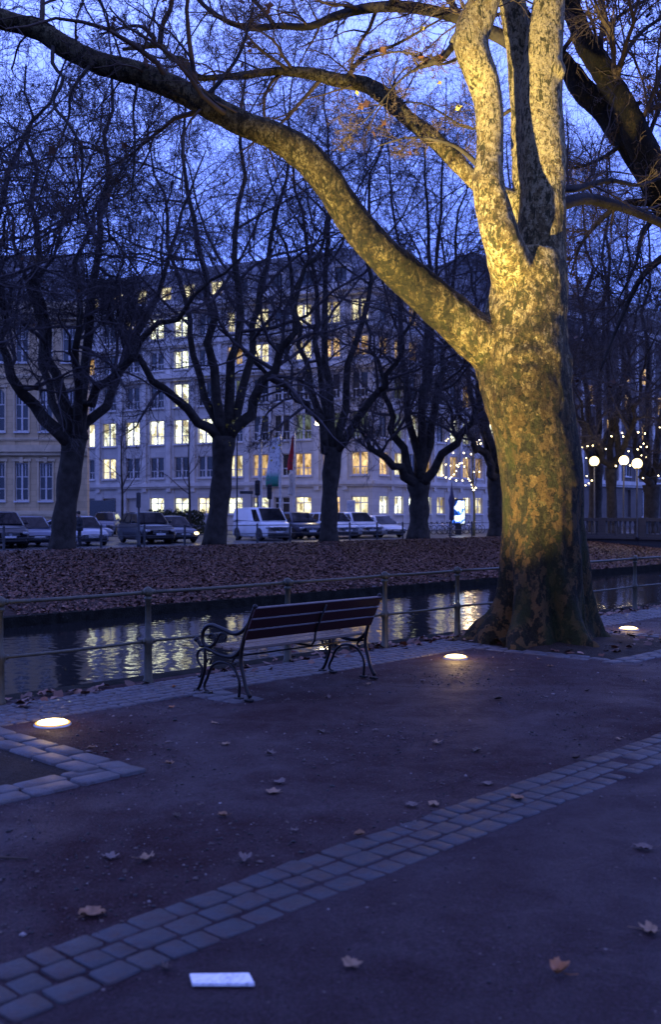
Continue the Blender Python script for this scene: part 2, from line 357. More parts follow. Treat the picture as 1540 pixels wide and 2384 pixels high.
def pane_mat(name, col, st):
    m, nt, bs = newmat(name); nt.nodes.remove(bs); L = nt.links
    e = nt.nodes.new('ShaderNodeEmission'); oi = nt.nodes.new('ShaderNodeObjectInfo'); tc = nt.nodes.new('ShaderNodeTexCoord')
    ad = nt.nodes.new('ShaderNodeVectorMath'); ad.operation = 'ADD'; L.new(tc.outputs['Object'], ad.inputs[0])
    rv = nt.nodes.new('ShaderNodeCombineXYZ'); L.new(math_(nt, 'MULTIPLY', oi.outputs['Random'], 60.0), rv.inputs[0]); L.new(rv.outputs[0], ad.inputs[1])
    mp = nt.nodes.new('ShaderNodeMapping'); mp.inputs['Scale'].default_value = (1.3, 1.3, .9); L.new(ad.outputs[0], mp.inputs[0])
    f = tex(nt, mp.outputs[0], 1.0, 3, .6)
    sp = nt.nodes.new('ShaderNodeSeparateXYZ'); L.new(tc.outputs['Generated'], sp.inputs[0])
    c = ramp(nt, f, [(.40, tuple(x*.22*y for x, y in zip(col, (1.05, .85, .65)))), (.45, tuple(x*.6*y for x, y in zip(col, (1, .95, .85)))), (.52, tuple(x*.8 for x in col)), (.58, col), (.66, tuple(x*1.5 for x in col))])
    c = mixc(nt, ramp(nt, sp.outputs['Z'], [(.0, .55), (.35, .1), (.6, 0.0)]), c, tuple(x*.4 for x in col))
    k = math_(nt, 'MULTIPLY', math_(nt, 'ADD', .55, math_(nt, 'MULTIPLY', oi.outputs['Random'], .8)), st)
    L.new(c, e.inputs[0]); L.new(k, e.inputs[1]); L.new(e.outputs[0], nt.nodes['Material Output'].inputs[0]); return m
for k, (c, st) in dict(cold=((.95, 1.0, .74), 3.0), cream=((1.0, .90, .55), 2.0), warm=((1.0, .66, .30), 1.5), amber=((.90, .58, .26), .8), dim=((.50, .62, .52), .35)).items():
    M['pane_'+k] = pane_mat('pane_'+k, c, st)
M['bridge_stone'] = masonry('bridge_stone', (.075, .068, .065), .9, .42, .7)
M['hedge'] = simple('hedge_green', (.02, .03, .012), .9, 0, .4, 5)

# --- vehicles, person
def paint(name, col, r=.22): return simple(name, col, r+.08, 0, .04, 2, 0, .35, .12)
M['glass'] = simple('car_glass', (.006, .008, .012), .06, 0, .1, 2, 0, .45)
M['rubber'] = simple('tyre_rubber', (.018, .018, .02), .85)
M['rim'] = simple('wheel_rim', (.30, .30, .32), .3, .8)
M['black_plastic'] = simple('black_plastic', (.02, .02, .022), .5)
M['chrome'] = simple('chrome_trim', (.55, .55, .58), .15, .9)
M['head_glass'] = simple('headlamp_glass', (.45, .46, .48), .1, .3)
M['plate'] = simple('plate_white', (.65, .65, .66), .4)
M['coat'] = simple('dark_coat', (.018, .02, .026), .85, 0, .3, 10)
M['skin'] = simple('skin', (.36, .22, .16), .55)
M['hair'] = simple('dark_hair', (.02, .016, .014), .6)
M['phone'] = simple('phone_black', (.02, .02, .02), .2)
M['pole_white'] = simple('white_pole', (.6, .58, .55), .4)
M['red'] = simple('red_cloth', (.42, .02, .03), .8)
M['parasol'] = simple('blue_parasol', (.04, .045, .12), .8)

m, nt, bs = newmat('grit'); g = nt.nodes.new('ShaderNodeNewGeometry')
nt.links.new(ramp(nt, g.outputs['Random Per Island'], [(0, (.006, .004, .004)), (.55, (.014, .009, .009)), (.62, (.06, .035, .03)), (.9, (.10, .07, .06)), (1, (.24, .20, .19))]), bs.inputs['Base Color']); bs.inputs['Roughness'].default_value = .6; M['grit'] = m
def sheet(name, mat, t0, t1, s0, s1, z, nt_=1, ns_=1, zf=None):
    V = []; T = np.linspace(t0, t1, nt_+1); S = np.linspace(s0, s1, ns_+1)
    for t in T:
        for s in S: V.append(W(t, s, zf(t, s) if zf else z))
    F_ = [(i*(ns_+1)+j, (i+1)*(ns_+1)+j, (i+1)*(ns_+1)+j+1, i*(ns_+1)+j+1) for i in range(nt_) for j in range(ns_)]
    me = bpy.data.meshes.new(name); me.from_pydata([tuple(v) for v in V], [], F_); me.update()
    o = link(name, me, mat, smooth=bool(zf)); tag(o, kind='structure'); return o
def relief(t, s):
    if s > 8.05: return 0.0
    if 2.8 < s < 3.6: return -.002
    p = Vector((t, s, 0))
    return .022*(mnoise.noise(p*.8)+.5*mnoise.noise(p*2.1))*max(0, min(1, (8.0-s)*1.5))
sheet('gravel_path', M['gravel'], -14, 26, 3.15, 8.18, 0, 160, 30, lambda t, s: relief(t, s)*.5)
sheet('gravel_path', M['gravel'], 26, 500, 3.15, 8.18, -.002)
sheet('ground', M['earth'], -300, 600, -400, 8.1, -.06)
sheet('asphalt_path', M['asphalt'], -14, 26, -14, 3.15, 0, 120, 60, lambda t, s: relief(t, s)*.35)
sheet('street', M['street'], -300, 900, 39.0, 900, 0)
WZ = -1.35
sheet('water', M['water'], -120, 1.0, 8.15, 27.5, WZ); sheet('water', M['water'], 46, 64, 8.15, 27.5, WZ)
# the reach in view carries real ripples: many small crossing wave trains, ruffled in patches
T = np.linspace(1.0, 46, 900); S = np.linspace(8.15, 24.6, 330); TT, SS = np.meshgrid(T, S, indexing='ij'); H = np.zeros_like(TT)
for i in range(70):
    lam = .085*(6.5**rng.random()); a = rng.uniform(0, 2*np.pi); kx, ky = 2*np.pi/lam*np.cos(a), 2*np.pi/lam*np.sin(a)
    H += lam/(2*np.pi)*.0058*(1.0 if lam > .3 else 1.25)*np.sin(kx*TT+ky*SS+rng.uniform(0, 6.28)+.8*np.sin(TT*rng.uniform(.3, 1.1)+SS*rng.uniform(.3, 1.1)))
H *= .70+.5*np.sin(TT*.35+SS*.8+1)*np.sin(TT*.13-SS*.31)
V = np.stack([UX*TT-UY*SS, UY*TT+UX*SS, WZ+H], 2).reshape(-1, 3); ns_ = len(S); I, J = np.meshgrid(np.arange(len(T)-1), np.arange(ns_-1), indexing='ij'); b0 = (I*ns_+J).ravel()
o = link('water', np_mesh('water', V, np.stack([b0, b0+ns_, b0+ns_+1, b0+1], 1)), M['water_still']); tag(o, kind='structure')
# near quay wall with a rough stone lip
b = MB()
ax = (Vector((UX, UY, 0)), Vector((-UY, UX, 0)), Vector((0, 0, 1)))
b.box(W(150, 8.36, -1.6), (700, .35, 3.17), ax); tag(b.build('quay_wall', M['canal_wall']), kind='structure')
# far kerb of the canal and the sloping bank
b = MB(); b.box(W(-10, 24.55, WZ+.02), (150, .4, .5), ax); tag(b.build('canal_kerb', M['canal_wall']), kind='structure')
def bank_z(t, s):
    u = max(0, min(1, (s-24.7)/(38.6-24.7)))
    return WZ+.25+(abs(WZ)-.22)*(u**.8)+.06*mnoise.noise(Vector((t*.5, s*.5, 1)))*(1-u)+.03*mnoise.noise(Vector((t*1.5, s*1.5, 1)))
sheet('bank', M['bank'], -40, 66, 24.7, 39.05, 0, 260, 40, bank_z)
# leaves covering the bank: nobody could count them
def leaf_cloud(name, mat, T, S, Z, size, lift=.03, tilt=.5):
    n = len(T); P = np.stack([UX*T-UY*S, UY*T+UX*S, Z], 1)
    sh = np.array([(-.5,0,0),(-.22,-.33,.1),(.1,-.45,.0),(.3,-.2,.12),(.55,0,.02),(.3,.22,.1),(.08,.45,-.02),(-.22,.3,.12),(0,0,.0)])
    a = rng.uniform(0, 2*np.pi, n); ty = rng.normal(0, tilt, n); tx = rng.normal(0, tilt, n); sz = size*rng.uniform(.6, 1.35, n)
    ca, sa = np.cos(a), np.sin(a)
    V = np.repeat(sh[None], n, 0)*sz[:, None, None]
    V[:, :, 2] *= rng.uniform(-1.5, 1.8, n)[:, None]
    z2 = V[:, :, 2]+V[:, :, 0]*np.sin(ty)[:, None]+V[:, :, 1]*np.sin(tx)[:, None]
    x2 = V[:, :, 0]*ca[:, None]-V[:, :, 1]*sa[:, None]; y2 = V[:, :, 0]*sa[:, None]+V[:, :, 1]*ca[:, None]
    VV = np.stack([x2, y2, z2], 2)+P[:, None, :]+np.array([0, 0, lift])*rng.uniform(.4, 1.6, n)[:, None, None]
    fb = np.array([(8, i, (i+1) % 8) for i in range(8)])
    FF = fb[None]+(np.arange(n)*9)[:, None, None]
    return link(name, np_mesh(name, VV.reshape(-1, 3), FF.reshape(-1, 3), False), mat)
n = 120000
T = 14+50*rng.random(n)**.85; S = 24.38+14.8*rng.random(n)
k = np.array([mnoise.noise(Vector((t*.45, s*.7, 9)))+.5*mnoise.noise(Vector((t*1.7, s*2.2, 4))) for t, s in zip(T, S)]) > rng.uniform(-.75, -.2, n); T, S = T[k], S[k]
Z = np.array([bank_z(t, s) for t, s in zip(T, S)]); Z[S < 24.72] = WZ+.275
o = leaf_cloud('fallen_leaves', M['bank_leaf'], T, S, Z, .098, .025, .30)
tag(o, 'thick carpet of brown fallen plane leaves over the far canal bank', 'leaves', kind='stuff')
# leaf litter against the railing and round the tree bed, and small scraps on the path
n = 900; T = rng.uniform(2, 22, n); S = 8.02+.12*rng.normal(0, 1, n); S = np.minimum(S, 8.3); k = rng.random(n) < .25+.5*np.array([mnoise.noise(Vector((t*.9, 3, 0))) > 0 for t in T]); T, S = T[k], S[k]
T2 = rng.uniform(10.5, 12.9, 330); S2 = rng.uniform(5.7, 7.9, 330)
T = np.concatenate([T, T2]); S = np.concatenate([S, S2])
o = leaf_cloud('leaf_litter', M['bank_leaf'], T, S, np.zeros(len(T)), .10, .022, .3)
tag(o, 'small brown leaf litter caught along the railing foot and the tree bed', 'leaves', kind='stuff')
n = 1500; T = rng.uniform(-4, 18, n); S = rng.uniform(-1.5, 7.1, n); k = (S > 3.3) | (rng.random(n) < .25); T, S = T[k], S[k]
o = leaf_cloud('plant_crumbs', M['leaf_dark'], T, S, np.full(len(T), .003), .022, .003, .2)
tag(o, 'dark crumbs of bark and twig scattered over the damp path', 'crumbs', kind='stuff')

def pebbles(name, label, n, t0, t1, s0, s1, sz):
    T = t0+(t1-t0)*rng.random(n)**1.25; S = rng.uniform(s0, s1, n); P = np.stack([UX*T-UY*S, UY*T+UX*S, np.zeros(n)], 1)
    q = sz*rng.lognormal(0, .5, (n, 1, 1))*rng.uniform(.6, 1.4, (n, 1, 3)); sh = np.array([(1,0,.1),(0,1,.1),(-1,0,.1),(0,-1,.1),(0,0,.75),(0,0,-.3)])[None]*q
    a = rng.uniform(0, 6.28, n)[:, None]; V = np.stack([sh[..., 0]*np.cos(a)-sh[..., 1]*np.sin(a), sh[..., 0]*np.sin(a)+sh[..., 1]*np.cos(a), sh[..., 2]], 2)+P[:, None]
    f = np.array([(0, 1, 4), (1, 2, 4), (2, 3, 4), (3, 0, 4), (1, 0, 5), (2, 1, 5), (3, 2, 5), (0, 3, 5)])
    o = link(name, np_mesh(name, V.reshape(-1, 3), (f[None]+(np.arange(n)*6)[:, None, None]).reshape(-1, 3)), M['grit']); tag(o, label, 'grit', kind='stuff')
pebbles('gravel_grit', 'loose dark and pale grit over the gravel path', 26000, 0, 15, 3.3, 7.3, .0045)
pebbles('gravel_grit', 'sparse grit over the asphalt in the foreground', 5000, 0, 12, -1.5, 3.1, .0035)

# --- paving laid stone by stone
def stones(name, mat, t0, t1, s0, s1, nrow, lt, z=.0, h=.014, gap=.012, jit=.12, skew=0.0, along=True, drop=0.0, sink=0.0, top=.72):
    b = MB(); r = random.Random(sum(map(ord,name)) % 99+int(t0*7)); rw = ((s1-s0) if along else (t1-t0))/nrow
    A0, A1 = (t0, t1) if along else (s0, s1)
    for i in range(nrow):
        a = A0+r.uniform(0, lt)*.5-lt*.3
        while a < A1:
            l = lt*r.uniform(1-jit*2, 1+jit*2); c = (s0 if along else t0)+(i+.5)*rw
            l = min(l, A1-a+.02)
            if l > lt*.3 and r.random() > drop and a > A0-.05:
                g = gap*r.uniform(.5, 1.4); ta, sa = (a+l/2, c) if along else (c, a+l/2)
                da, db = (l-g, rw-g) if along else (rw-g, l-g)
                q = r.uniform(-jit, jit)*.35+skew; rx, ry = r.uniform(-.02, .02), r.uniform(-.02, .02)
                e0 = Vector((UX, UY, rx)).normalized(); e1 = Vector((-UY, UX, ry)).normalized()
                d0 = e0*math.cos(q)+e1*math.sin(q); d1 = -e0*math.sin(q)+e1*math.cos(q)
                zz = z+r.uniform(-.004, .003)-sink*max(0, mnoise.noise(Vector((ta*1.1, sa*1.5, 5)))+.1)
                # domed stone: chamfered outline with a raised middle
                hx, hy = da/2, db/2; ct = W(ta, sa, 0); vs = []
                for fx, fy, fz in ((1, 1, -.05), (.97, .96, h*.35), (top, top-.03, h)):
                    for x, y in ((-1,-.86),(-.86,-1),(.86,-1),(1,-.86),(1,.86),(.86,1),(-.86,1),(-1,.86)):
                        vs.append(ct+d0*(x*hx*fx*(1+r.uniform(-.07, .05)))+d1*(y*hy*fy*(1+r.uniform(-.09, .05)))+Vector((0, 0, zz+fz+r.uniform(-.0012, .0012))))
                fs = [(k2*8+k, k2*8+(k+1) % 8, k2*8+8+(k+1) % 8, k2*8+8+k) for k2 in (0, 1) for k in range(8)]+[tuple(range(16, 24))]
                b.add(vs, fs, True)
            a += l
    o = b.build(name, mat); tag(o, kind='structure'); return o
stones('cobble_strip', M['cobble'], -3.5, 24, 2.98, 3.42, 3, .145, .002, .006, .011, .15, drop=.02, sink=.009, top=.90)
stones('sett_strip', M['sett'], 0, 30, 7.2, 7.98, 7, .125, .004, .012, .010, .14, sink=.012)
stones('stone_kerb', M['slab'], 3.52, 3.86, 5.28, 7.2, 2, .3, .006, .016, .010, .05, along=False, top=.93)
stones('stone_kerb', M['slab'], .2, 3.86, 5.28, 5.62, 2, .3, .006, .010, .010, .05, top=.93)
stones('stone_kerb', M['slab'], 10.15, 10.45, 5.5, 7.2, 2, .28, .004, .012, .010, .06, along=False, sink=.008)
stones('stone_kerb', M['slab'], 10.15, 12.95, 5.2, 5.5, 2, .28, .004, .012, .010, .06, sink=.008)
stones('stone_kerb', M['slab'], 12.65, 12.95, 5.5, 7.2, 2, .28, .004, .012, .010, .06, along=False, sink=.008)
stones('stone_kerb', M['slab'], 18.2, 24, 5.2, 5.5, 2, .28, .004, .012, .010, .06)
stones('bench_pad', M['slab'], 5.75, 6.12, 6.62, 7.2, 2, .2, .001, .012, .012, .1, along=False)
def bed(t0, t1, s0, s1, mound):
    def z(t, s):
        k = max(0, min(1, (t-t0)*4, (t1-t)*4, (s-s0)*4, (s1-s)*4))
        return .004+k*(.006+mound*math.exp(-((t-11.4)**2+(s-6.95)**2)/.9)+.014*max(0, mnoise.noise(Vector((t*4, s*4, 2)))))
    sheet('tree_bed', M['earth'], t0, t1, s0, s1, .004, 50, 50, z)
bed(10.44, 12.66, 5.49, 8.0, .08); bed(.2, 3.53, 5.61, 7.2, 0)

# --- railing along the near quay
def railing():
    root = empty('railing', W(4.15, 8.02), 'olive green iron railing with ball topped posts along the near quay', 'railing')
    ts = [2.5, 4.33, 5.885, 7.77, 9.43, 10.92, 13.4, 15.97, 18.0, 20.0, 22.0]; s = 8.02; hz = .88
    for i, t in enumerate(ts):
        p = MB(); c = W(t, s, 0)
        p.lathe(c, [(.052, -.06), (.052, .03), (.042, .05), (.037, .36), (.044, .375), (.048, .41), (.044, .445), (.031, .46), (.027, .80), (.042, .815), (.042, .835), (.029, .84), (.029, .85)], 16)
        p.lathe(c, [(.02, .845), (.036, .852), (.048, .872), (.048, .900), (.038, .922), (.018, .936), (.004, .94)], 16)
        o = reparent(p.build('post', M['fence']), root)
    for zz, r in ((.885, .018), (.41, .015)):
        b = MB()
        for a, c in zip(ts[:-1], ts[1:]):
            n = 7; pts = [W(a+(c-a)*k/(n-1), s, zz-.006*math.sin(math.pi*k/(n-1))) for k in range(n)]
            b.tube(pts, r, 10)
            for e, q in ((a, 1), (c, -1)):
                b.tube([W(e+q*.03, s, zz), W(e+q*.075, s, zz)], r+.008, 10)
        reparent(b.build('rail', M['fence']), root)
railing()

# --- bench
def bench():
    t0, s0, LN = 5.91, 6.58, 1.66
    root = empty('park_bench', W(t0, s0), 'park bench with dark red boards and scrolled black iron ends seen from behind', 'bench')
    Z0 = F*EYE/440
    def cv(x, y):                               # traced points -> (forward offset, height)
        p = (480-x)/592; z = Z0+.688*p
        return p, EYE-(1360.9+.3023*y-HY)/(F/z)
    def P(t, p, h): return W(t, s0+p, h)
    bars = [  # traced outline of the cast end: (points, radius)
        ([(486, 872), (452, 790), (432, 700), (416, 620), (414, 540), (432, 440), (462, 340), (492, 250), (522, 168)], [.019, .016, .017, .018, .019, .019, .018, .017, .016]),
        ([(398, 868), (402, 800), (400, 740), (378, 680), (340, 628), (290, 602), (235, 598), (190, 620), (160, 660), (140, 720), (120, 760), (118, 800), (148, 838)], .013),
        ([(52, 838), (75, 780), (98, 720), (118, 650), (122, 580), (118, 490)], .016),
        ([(118, 498), (75, 505), (55, 540), (62, 590), (92, 635), (96, 680), (78, 708), (62, 700)], .012),
        ([(122, 486), (170, 505), (225, 532), (290, 552), (345, 556), (385, 535), (420, 490)], .02),
        ([(165, 610), (172, 585), (160, 572), (142, 580), (138, 600)], .010),
        ([(410, 560), (370, 565), (350, 585), (352, 608), (372, 614)], .011),
        ([(465, 308), (440, 345), (400, 374), (350, 378), (290, 352), (230, 328), (180, 312), (140, 322), (110, 352), (98, 400), (108, 450), (140, 474), (180, 470), (205, 440), (205, 400), (182, 380), (158, 392), (160, 415)], [.015, .017, .02, .021, .021, .02, .02, .02, .019, .018, .018, .016, .015, .014, .013, .012, .011, .010]),
        ([(200, 462), (222, 430), (238, 392), (262, 374), (290, 384), (296, 408), (282, 418)], .011),
        ([(122, 470), (88, 470), (66, 440), (52, 420)], [.017, .018, .018, .014]),
    ]
    for e, (t, full) in enumerate(((t0, True), (t0+LN, True))):
        b = MB()
        for pts, r in bars:
            q = [cv(*p) for p in pts]; n = len(q)*3
            P3 = poly_eval([tuple(P(t, a, max(h, .02))) for a, h in q], n)
            rr = np.interp(np.linspace(0, 1, n), np.linspace(0, 1, len(q)), r) if hasattr(r, '__len__') else [r]*n
            b.tube([Vector(v) for v in P3], list(rr), 8)
        b.ball(P(t, *cv(50, 422)), .028, 10, 6); b.ball(P(t, *cv(524, 172)), .024, 10, 6)
        for x in (60, 148, 398, 478):
            a, h = cv(x, 850); b.box(P(t, a, .016), (.05, .085, .022), ax, .006)
        reparent(b.build('iron_end', M['iron']), root)
    # boards
    top = cv(540, 172); bot = cv(452, 455)
    def rowz(u): return (top[0]+(bot[0]-top[0])*u+.012, .835+(.535-.835)*u)
    for k in range(3):
        u0, u1 = k/3+.006, (k+1)/3-.012
        a0, h0 = rowz(u0); a1, h1 = rowz(u1); d = Vector((0, (a0-a1), (h0-h1)))
        up = (P(0, a0, h0)-P(0, a1, h1)); ln = up.length; up.normalize(); nn = ax[0].cross(up)
        c = (P(t0+LN/2, a0, h0)+P(t0+LN/2, a1, h1))/2
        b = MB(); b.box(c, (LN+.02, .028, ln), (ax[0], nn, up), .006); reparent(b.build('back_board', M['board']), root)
    for k in range(3):
        a = .14+.125*k; hh = .44+.008*(k-1)**2
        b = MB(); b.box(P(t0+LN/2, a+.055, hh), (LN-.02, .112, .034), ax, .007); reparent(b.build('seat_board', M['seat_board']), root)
    b = MB()
    tm = t0+LN*.52; a0, h0 = rowz(.04); a1, h1 = rowz(1.0)
    pts = [P(tm, a0-.022, h0-.02), P(tm, a1-.024, h1), P(tm, a1-.01, .45), P(tm, a1+.03, .405), P(tm, a1+.2, .405), P(tm, .5, .41)]
    b.tube(pts, .011, 6); reparent(b.build('centre_strap', M['iron']), root)
    b = MB(); b.tube([P(t0, .30, .36), P(t0+LN, .30, .36)], .008, 6); reparent(b.build('tie_rod', M['iron']), root)
bench()

# --- round lamps set flush in the ground, shining up into the trees
LAMPS = [(122, 1688), (1062, 1533), (1465, 1466)]
LBL = ['glowing round uplight sunk in the gravel near the left stone kerb', 'glowing round uplight sunk in the gravel just left of the big plane tree', 'glowing round uplight sunk in the ground right of the big plane tree']
lamp_pos = []
for i, (px, py) in enumerate(LAMPS):
    d = F*EYE/(py-HY); p = PX(px, py, d); p.z = 0; lamp_pos.append(p)
    root = empty('ground_uplight', p, LBL[i], 'ground lamp', 'uplights sunk along the path')
    b = MB(); b.lathe(Vector((0,0,0)), [(.146, -.05), (.146, .006), (.142, .012), (.126, .018), (.122, .012)], 32); b.build('rim', M['steel'], root)
    b = MB(); b.lathe(Vector((0,0,0)), [(.122, .012), (.11, .030), (.07, .040), (.01, .043)], 28); o = b.build('lens', M['lamp_glow'], root)
    b = MB(); b.lathe(Vector((0,0,0)), [(.134, .0185), (.132, .022), (.123, .022), (.1225, .0185)], 28); b.build('glow_ring', M['rim_glow'], root)  # glowing ring added to stand in for lens light on the steel rim
# --- rain caught in the beams
n = 330; V = []; FF = []
for (cx, k0) in zip(lamp_pos, (90, 40, 14)):
    for _ in range(k0):
        h = random.random()**1.7*.95+.06; a = random.uniform(0, 6.28); r = math.sqrt(random.random())*(.12+.16*h)
        c = cx+Vector((r*math.cos(a), r*math.sin(a), h)); l = random.uniform(.003, .008); w = random.uniform(.0006, .0012); q = Vector((random.uniform(-.25, .25), 0, 1)).normalized()
        b0 = len(V); V += [c+q*l, c+Vector((w,0,0)), c+Vector((0,w,0)), c+Vector((-w,0,0)), c+Vector((0,-w,0)), c-q*l]
        FF += [(b0, b0+1, b0+2), (b0, b0+2, b0+3), (b0, b0+3, b0+4), (b0, b0+4, b0+1), (b0+5, b0+2, b0+1), (b0+5, b0+3, b0+2), (b0+5, b0+4, b0+3), (b0+5, b0+1, b0+4)]
o = link('rain_drops', np_mesh('rain_drops', np.array([tuple(v) for v in V]), np.array(FF)), M['drop'])
tag(o, 'fine rain drops lit above the ground uplights', 'rain', kind='stuff')

# --- white card
p = PX(516, 2290, F*EYE/(2290-HY)); b = MB()
b.prism([(-.117, .040), (-.098, -.036), (.118, -.036), (.092, .047)], 0, .011, lambda a, c, h: Vector((a, c*.95, h+.003)))
o = b.build('marble_tile', M['marble']); o.location = (p.x, p.y, .004)
tag(o, 'white marble patterned card lying flat on the asphalt in the foreground', 'card')

# --- individual fallen plane leaves on the path
LEAF = [(0, .95), (14, .62), (24, .50), (36, .66), (50, .98), (62, .70), (76, .42), (92, .60), (112, .86), (128, .58), (150, .42), (168, .30), (180, .12)]
def leaf(px, py, size, mat, rot, curl, label, aspect=1.0, group=None):
    g = F*EYE/(py-HY); p = PX(px, py, g); outl = [(a, r) for a, r in LEAF]+[(360-a, r) for a, r in reversed(LEAF[1:-1])]
    r = random.Random(int(px*13+py)); vs = [Vector((0, 0, .004))]; n = len(outl); fs = []
    ca = r.uniform(0, 6.28); k2 = r.uniform(.6, 1.4); lob = r.uniform(.1, .62); fold = r.uniform(-.1, .75)*min(1, curl*1.4); wd = r.uniform(.55, .95)
    for ring in (.5, 1.0):
        for a, q in outl:
            q = (q*lob+.60*(1-lob))*ring*(1+r.uniform(-.14, .14)*ring); x = q*math.cos(R_(a)); y = q*math.sin(R_(a))*aspect
            d = x*math.cos(ca)+y*math.sin(ca); e = -x*math.sin(ca)+y*math.cos(ca)
            z = .55*curl*(d*d*.9*k2+.25*e*e)+ring*r.uniform(-.03, .06)+.05*abs(math.sin(R_(a)*2.5))*ring
            z += fold*abs(e)*(.6+.6*ring)+.07*math.sin(7*x+5*y+px)*ring; x, y = (d*math.cos(ca)-e*wd*math.sin(ca), d*math.sin(ca)+e*wd*math.cos(ca))
            vs.append(Vector((x*size, y*size, .004+max(z, 0)*size)))
    for i in range(n):
        j = (i+1) % n; fs.append((0, 1+i, 1+j)); fs.append((1+i, 1+n+i, 1+n+j, 1+j))
    b = MB(); b.add(vs, fs, True)
    b.tube([Vector((-.1*size, 0, .005)), Vector((-.6*size, .1*size, .012)), Vector((-1.0*size, .05*size, .02))], .0016, 5)
    o = b.build('fallen_leaf', M[mat]); o.location = (p.x, p.y, .004); o.rotation_euler = (0, 0, rot)
    sd = o.modifiers.new('thickness', 'SOLIDIFY'); sd.thickness = .0012
    tag(o, label, 'leaf', group or 'fallen plane leaves on the path')
Lf = [
 (212, 2132, .075, 'leaf', 1.2, .25, 'tan lobed leaf lying open just left of the cobble strip in the left foreground'),
 (340, 2005, .060, 'leaf_pale', 0.2, .9, 'curled ochre leaf with rolled yellow edge on the gravel at left'),
 (258, 1999, .055, 'leaf_grey', 2.2, .35, 'flat grey leaf beside the curled ochre leaf at left'),
 (570, 2007, .065, 'leaf_grey', .8, .5, 'large grey brown leaf on the gravel left of centre beside the cobble strip'),
 (820, 2252, .048, 'leaf_pale', 2.0, 1.3, 'folded tan leaf on the asphalt below the cobbles at bottom centre'),
 (1305, 2270, .062, 'leaf_orange', 2.5, 1.1, 'orange brown curled leaf alone on the asphalt at lower right'),
 (385, 2258, .034, 'leaf_dark', .3, 1.1, 'small dark brown leaf between the cobbles and the white card'),
 (1510, 2170, .070, 'leaf_pale', .1, .35, 'pale torn leaf on the asphalt at the right edge'),
 (1500, 1978, .070, 'leaf_grey', 3.0, .35, 'long grey leaf on the asphalt at the right edge above the pale torn leaf'),
 (1205, 1862, .062, 'leaf', .5, .45, 'reddish brown leaf lying on the cobble strip'),
 (1010, 1875, .058, 'leaf_pale', 1.4, .7, 'crumpled pale leaf on the gravel against the cobble strip near centre'),
 (960, 1878, .058, 'leaf_grey', 3.6, .2, 'flattened grey leaf beside the crumpled pale leaf near the cobble strip'),
 (838, 1948, .042, 'leaf', .9, .8, 'small brown rolled leaf at the upper edge of the cobble strip, centre'),
 (1342, 1769, .056, 'leaf_dark', .1, 1.3, 'dark leaf with upturned tip beside the wet cobbles at right'),
 (1017, 1733, .058, 'leaf_pale', 1.9, .9, 'pale peaked leaf on the gravel right of centre'),
 (1110, 1750, .065, 'leaf_dark', .4, .2, 'dark flattened leaf right of the pale peaked leaf'),
 (1135, 1827, .045, 'leaf_grey', .7, .4, 'thin grey leaf on the gravel above the reddish leaf on the cobbles'),
 (650, 1826, .055, 'leaf_grey', .2, .5, 'grey lobed leaf in mid gravel, upper of two close together'),
 (637, 1848, .060, 'leaf_pale', 2.6, .7, 'tan leaf with raised middle lobe in mid gravel, lower of two close together'),
 (520, 1903, .042, 'leaf', 3.2, 1.0, 'brown leaf standing on edge on the left gravel'),
 (412, 1905, .036, 'leaf_dark', 1.1, 1.1, 'small black curled leaf left of the brown leaf standing on edge'),
 (630, 1758, .052, 'leaf_grey', 2.0, .45, 'pale grey leaf on the gravel below the bench'),
 (524, 1736, .042, 'leaf_pale', .2, .8, 'small beige squarish leaf on the gravel below the bench'),
 (395, 1781, .046, 'leaf', .4, .9, 'brown leaf with raised tip right of the stone corner'),
 (212, 1746, .050, 'leaf', .2, .6, 'brown leaf on the gravel just above the stone corner'),
 (500, 1686, .042, 'leaf_pale', 1.4, .7, 'light leaf on the gravel in front of the left bench end'),
 (762, 1628, .044, 'leaf_grey', .3, .6, 'grey leaf on the gravel below the middle of the bench'),
 (748, 1706, .050, 'leaf_dark', .1, .3, 'dark flat leaf on the gravel below the bench middle, lower of two'),
 (858, 1596, .052, 'leaf_pale', .5, .6, 'tan leaf at the right foot of the bench'),
 (984, 1589, .040, 'leaf_grey', 1.8, .7, 'silvery leaf on the gravel between bench and centre uplight'),
 (1065, 1581, .040, 'leaf', .9, .7, 'brown leaf on the gravel just below the centre uplight'),
 (1192, 1563, .046, 'leaf_pale', 2.1, 1.2, 'beige leaf standing up in front of the big plane tree'),
 (1283, 1552, .052, 'leaf', .2, .5, 'brown leaf near the stone kerb in front of the big plane tree'),
 (1255, 1536, .040, 'leaf', 2.2, .6, 'small brown leaf resting against the stone kerb of the big plane tree'),
 (1160, 1630, .062, 'leaf_dark', .1, .8, 'dark crumpled leaf on the gravel below the big plane tree'),
 (1368, 1611, .032, 'leaf_dark', 1.1, .9, 'tiny dark leaf on the gravel at right below the tree bed corner'),
 (1502, 1588, .046, 'leaf_pale', .3, .7, 'cream leaf on the gravel near the right edge'),
 (1442, 1723, .042, 'leaf_pale', 2.9, .4, 'pale leaf beside the bright wet cobbles at upper right'),
 (875, 1701, .040, 'leaf_grey', 2.4, .3, 'small faint grey leaf on the gravel right of the bench'),
 (685, 1937, .036, 'leaf_grey', .5, .4, 'small grey leaf above the cobble strip left of centre'),
 (400, 1650, .034, 'leaf_orange', 1.2, .9, 'small orange leaf on the gravel by the sett edge left of the bench'),
 (404, 1603, .032, 'leaf_orange', .2, .9, 'small orange leaf on the setts left of the bench'),
 (1435, 1483, .050, 'leaf_dark', .1, .6, 'dark leaf in the tree bed by the right uplight'),
]
for q in Lf: leaf(q[0], q[1], q[2]*1.15, *q[3:])
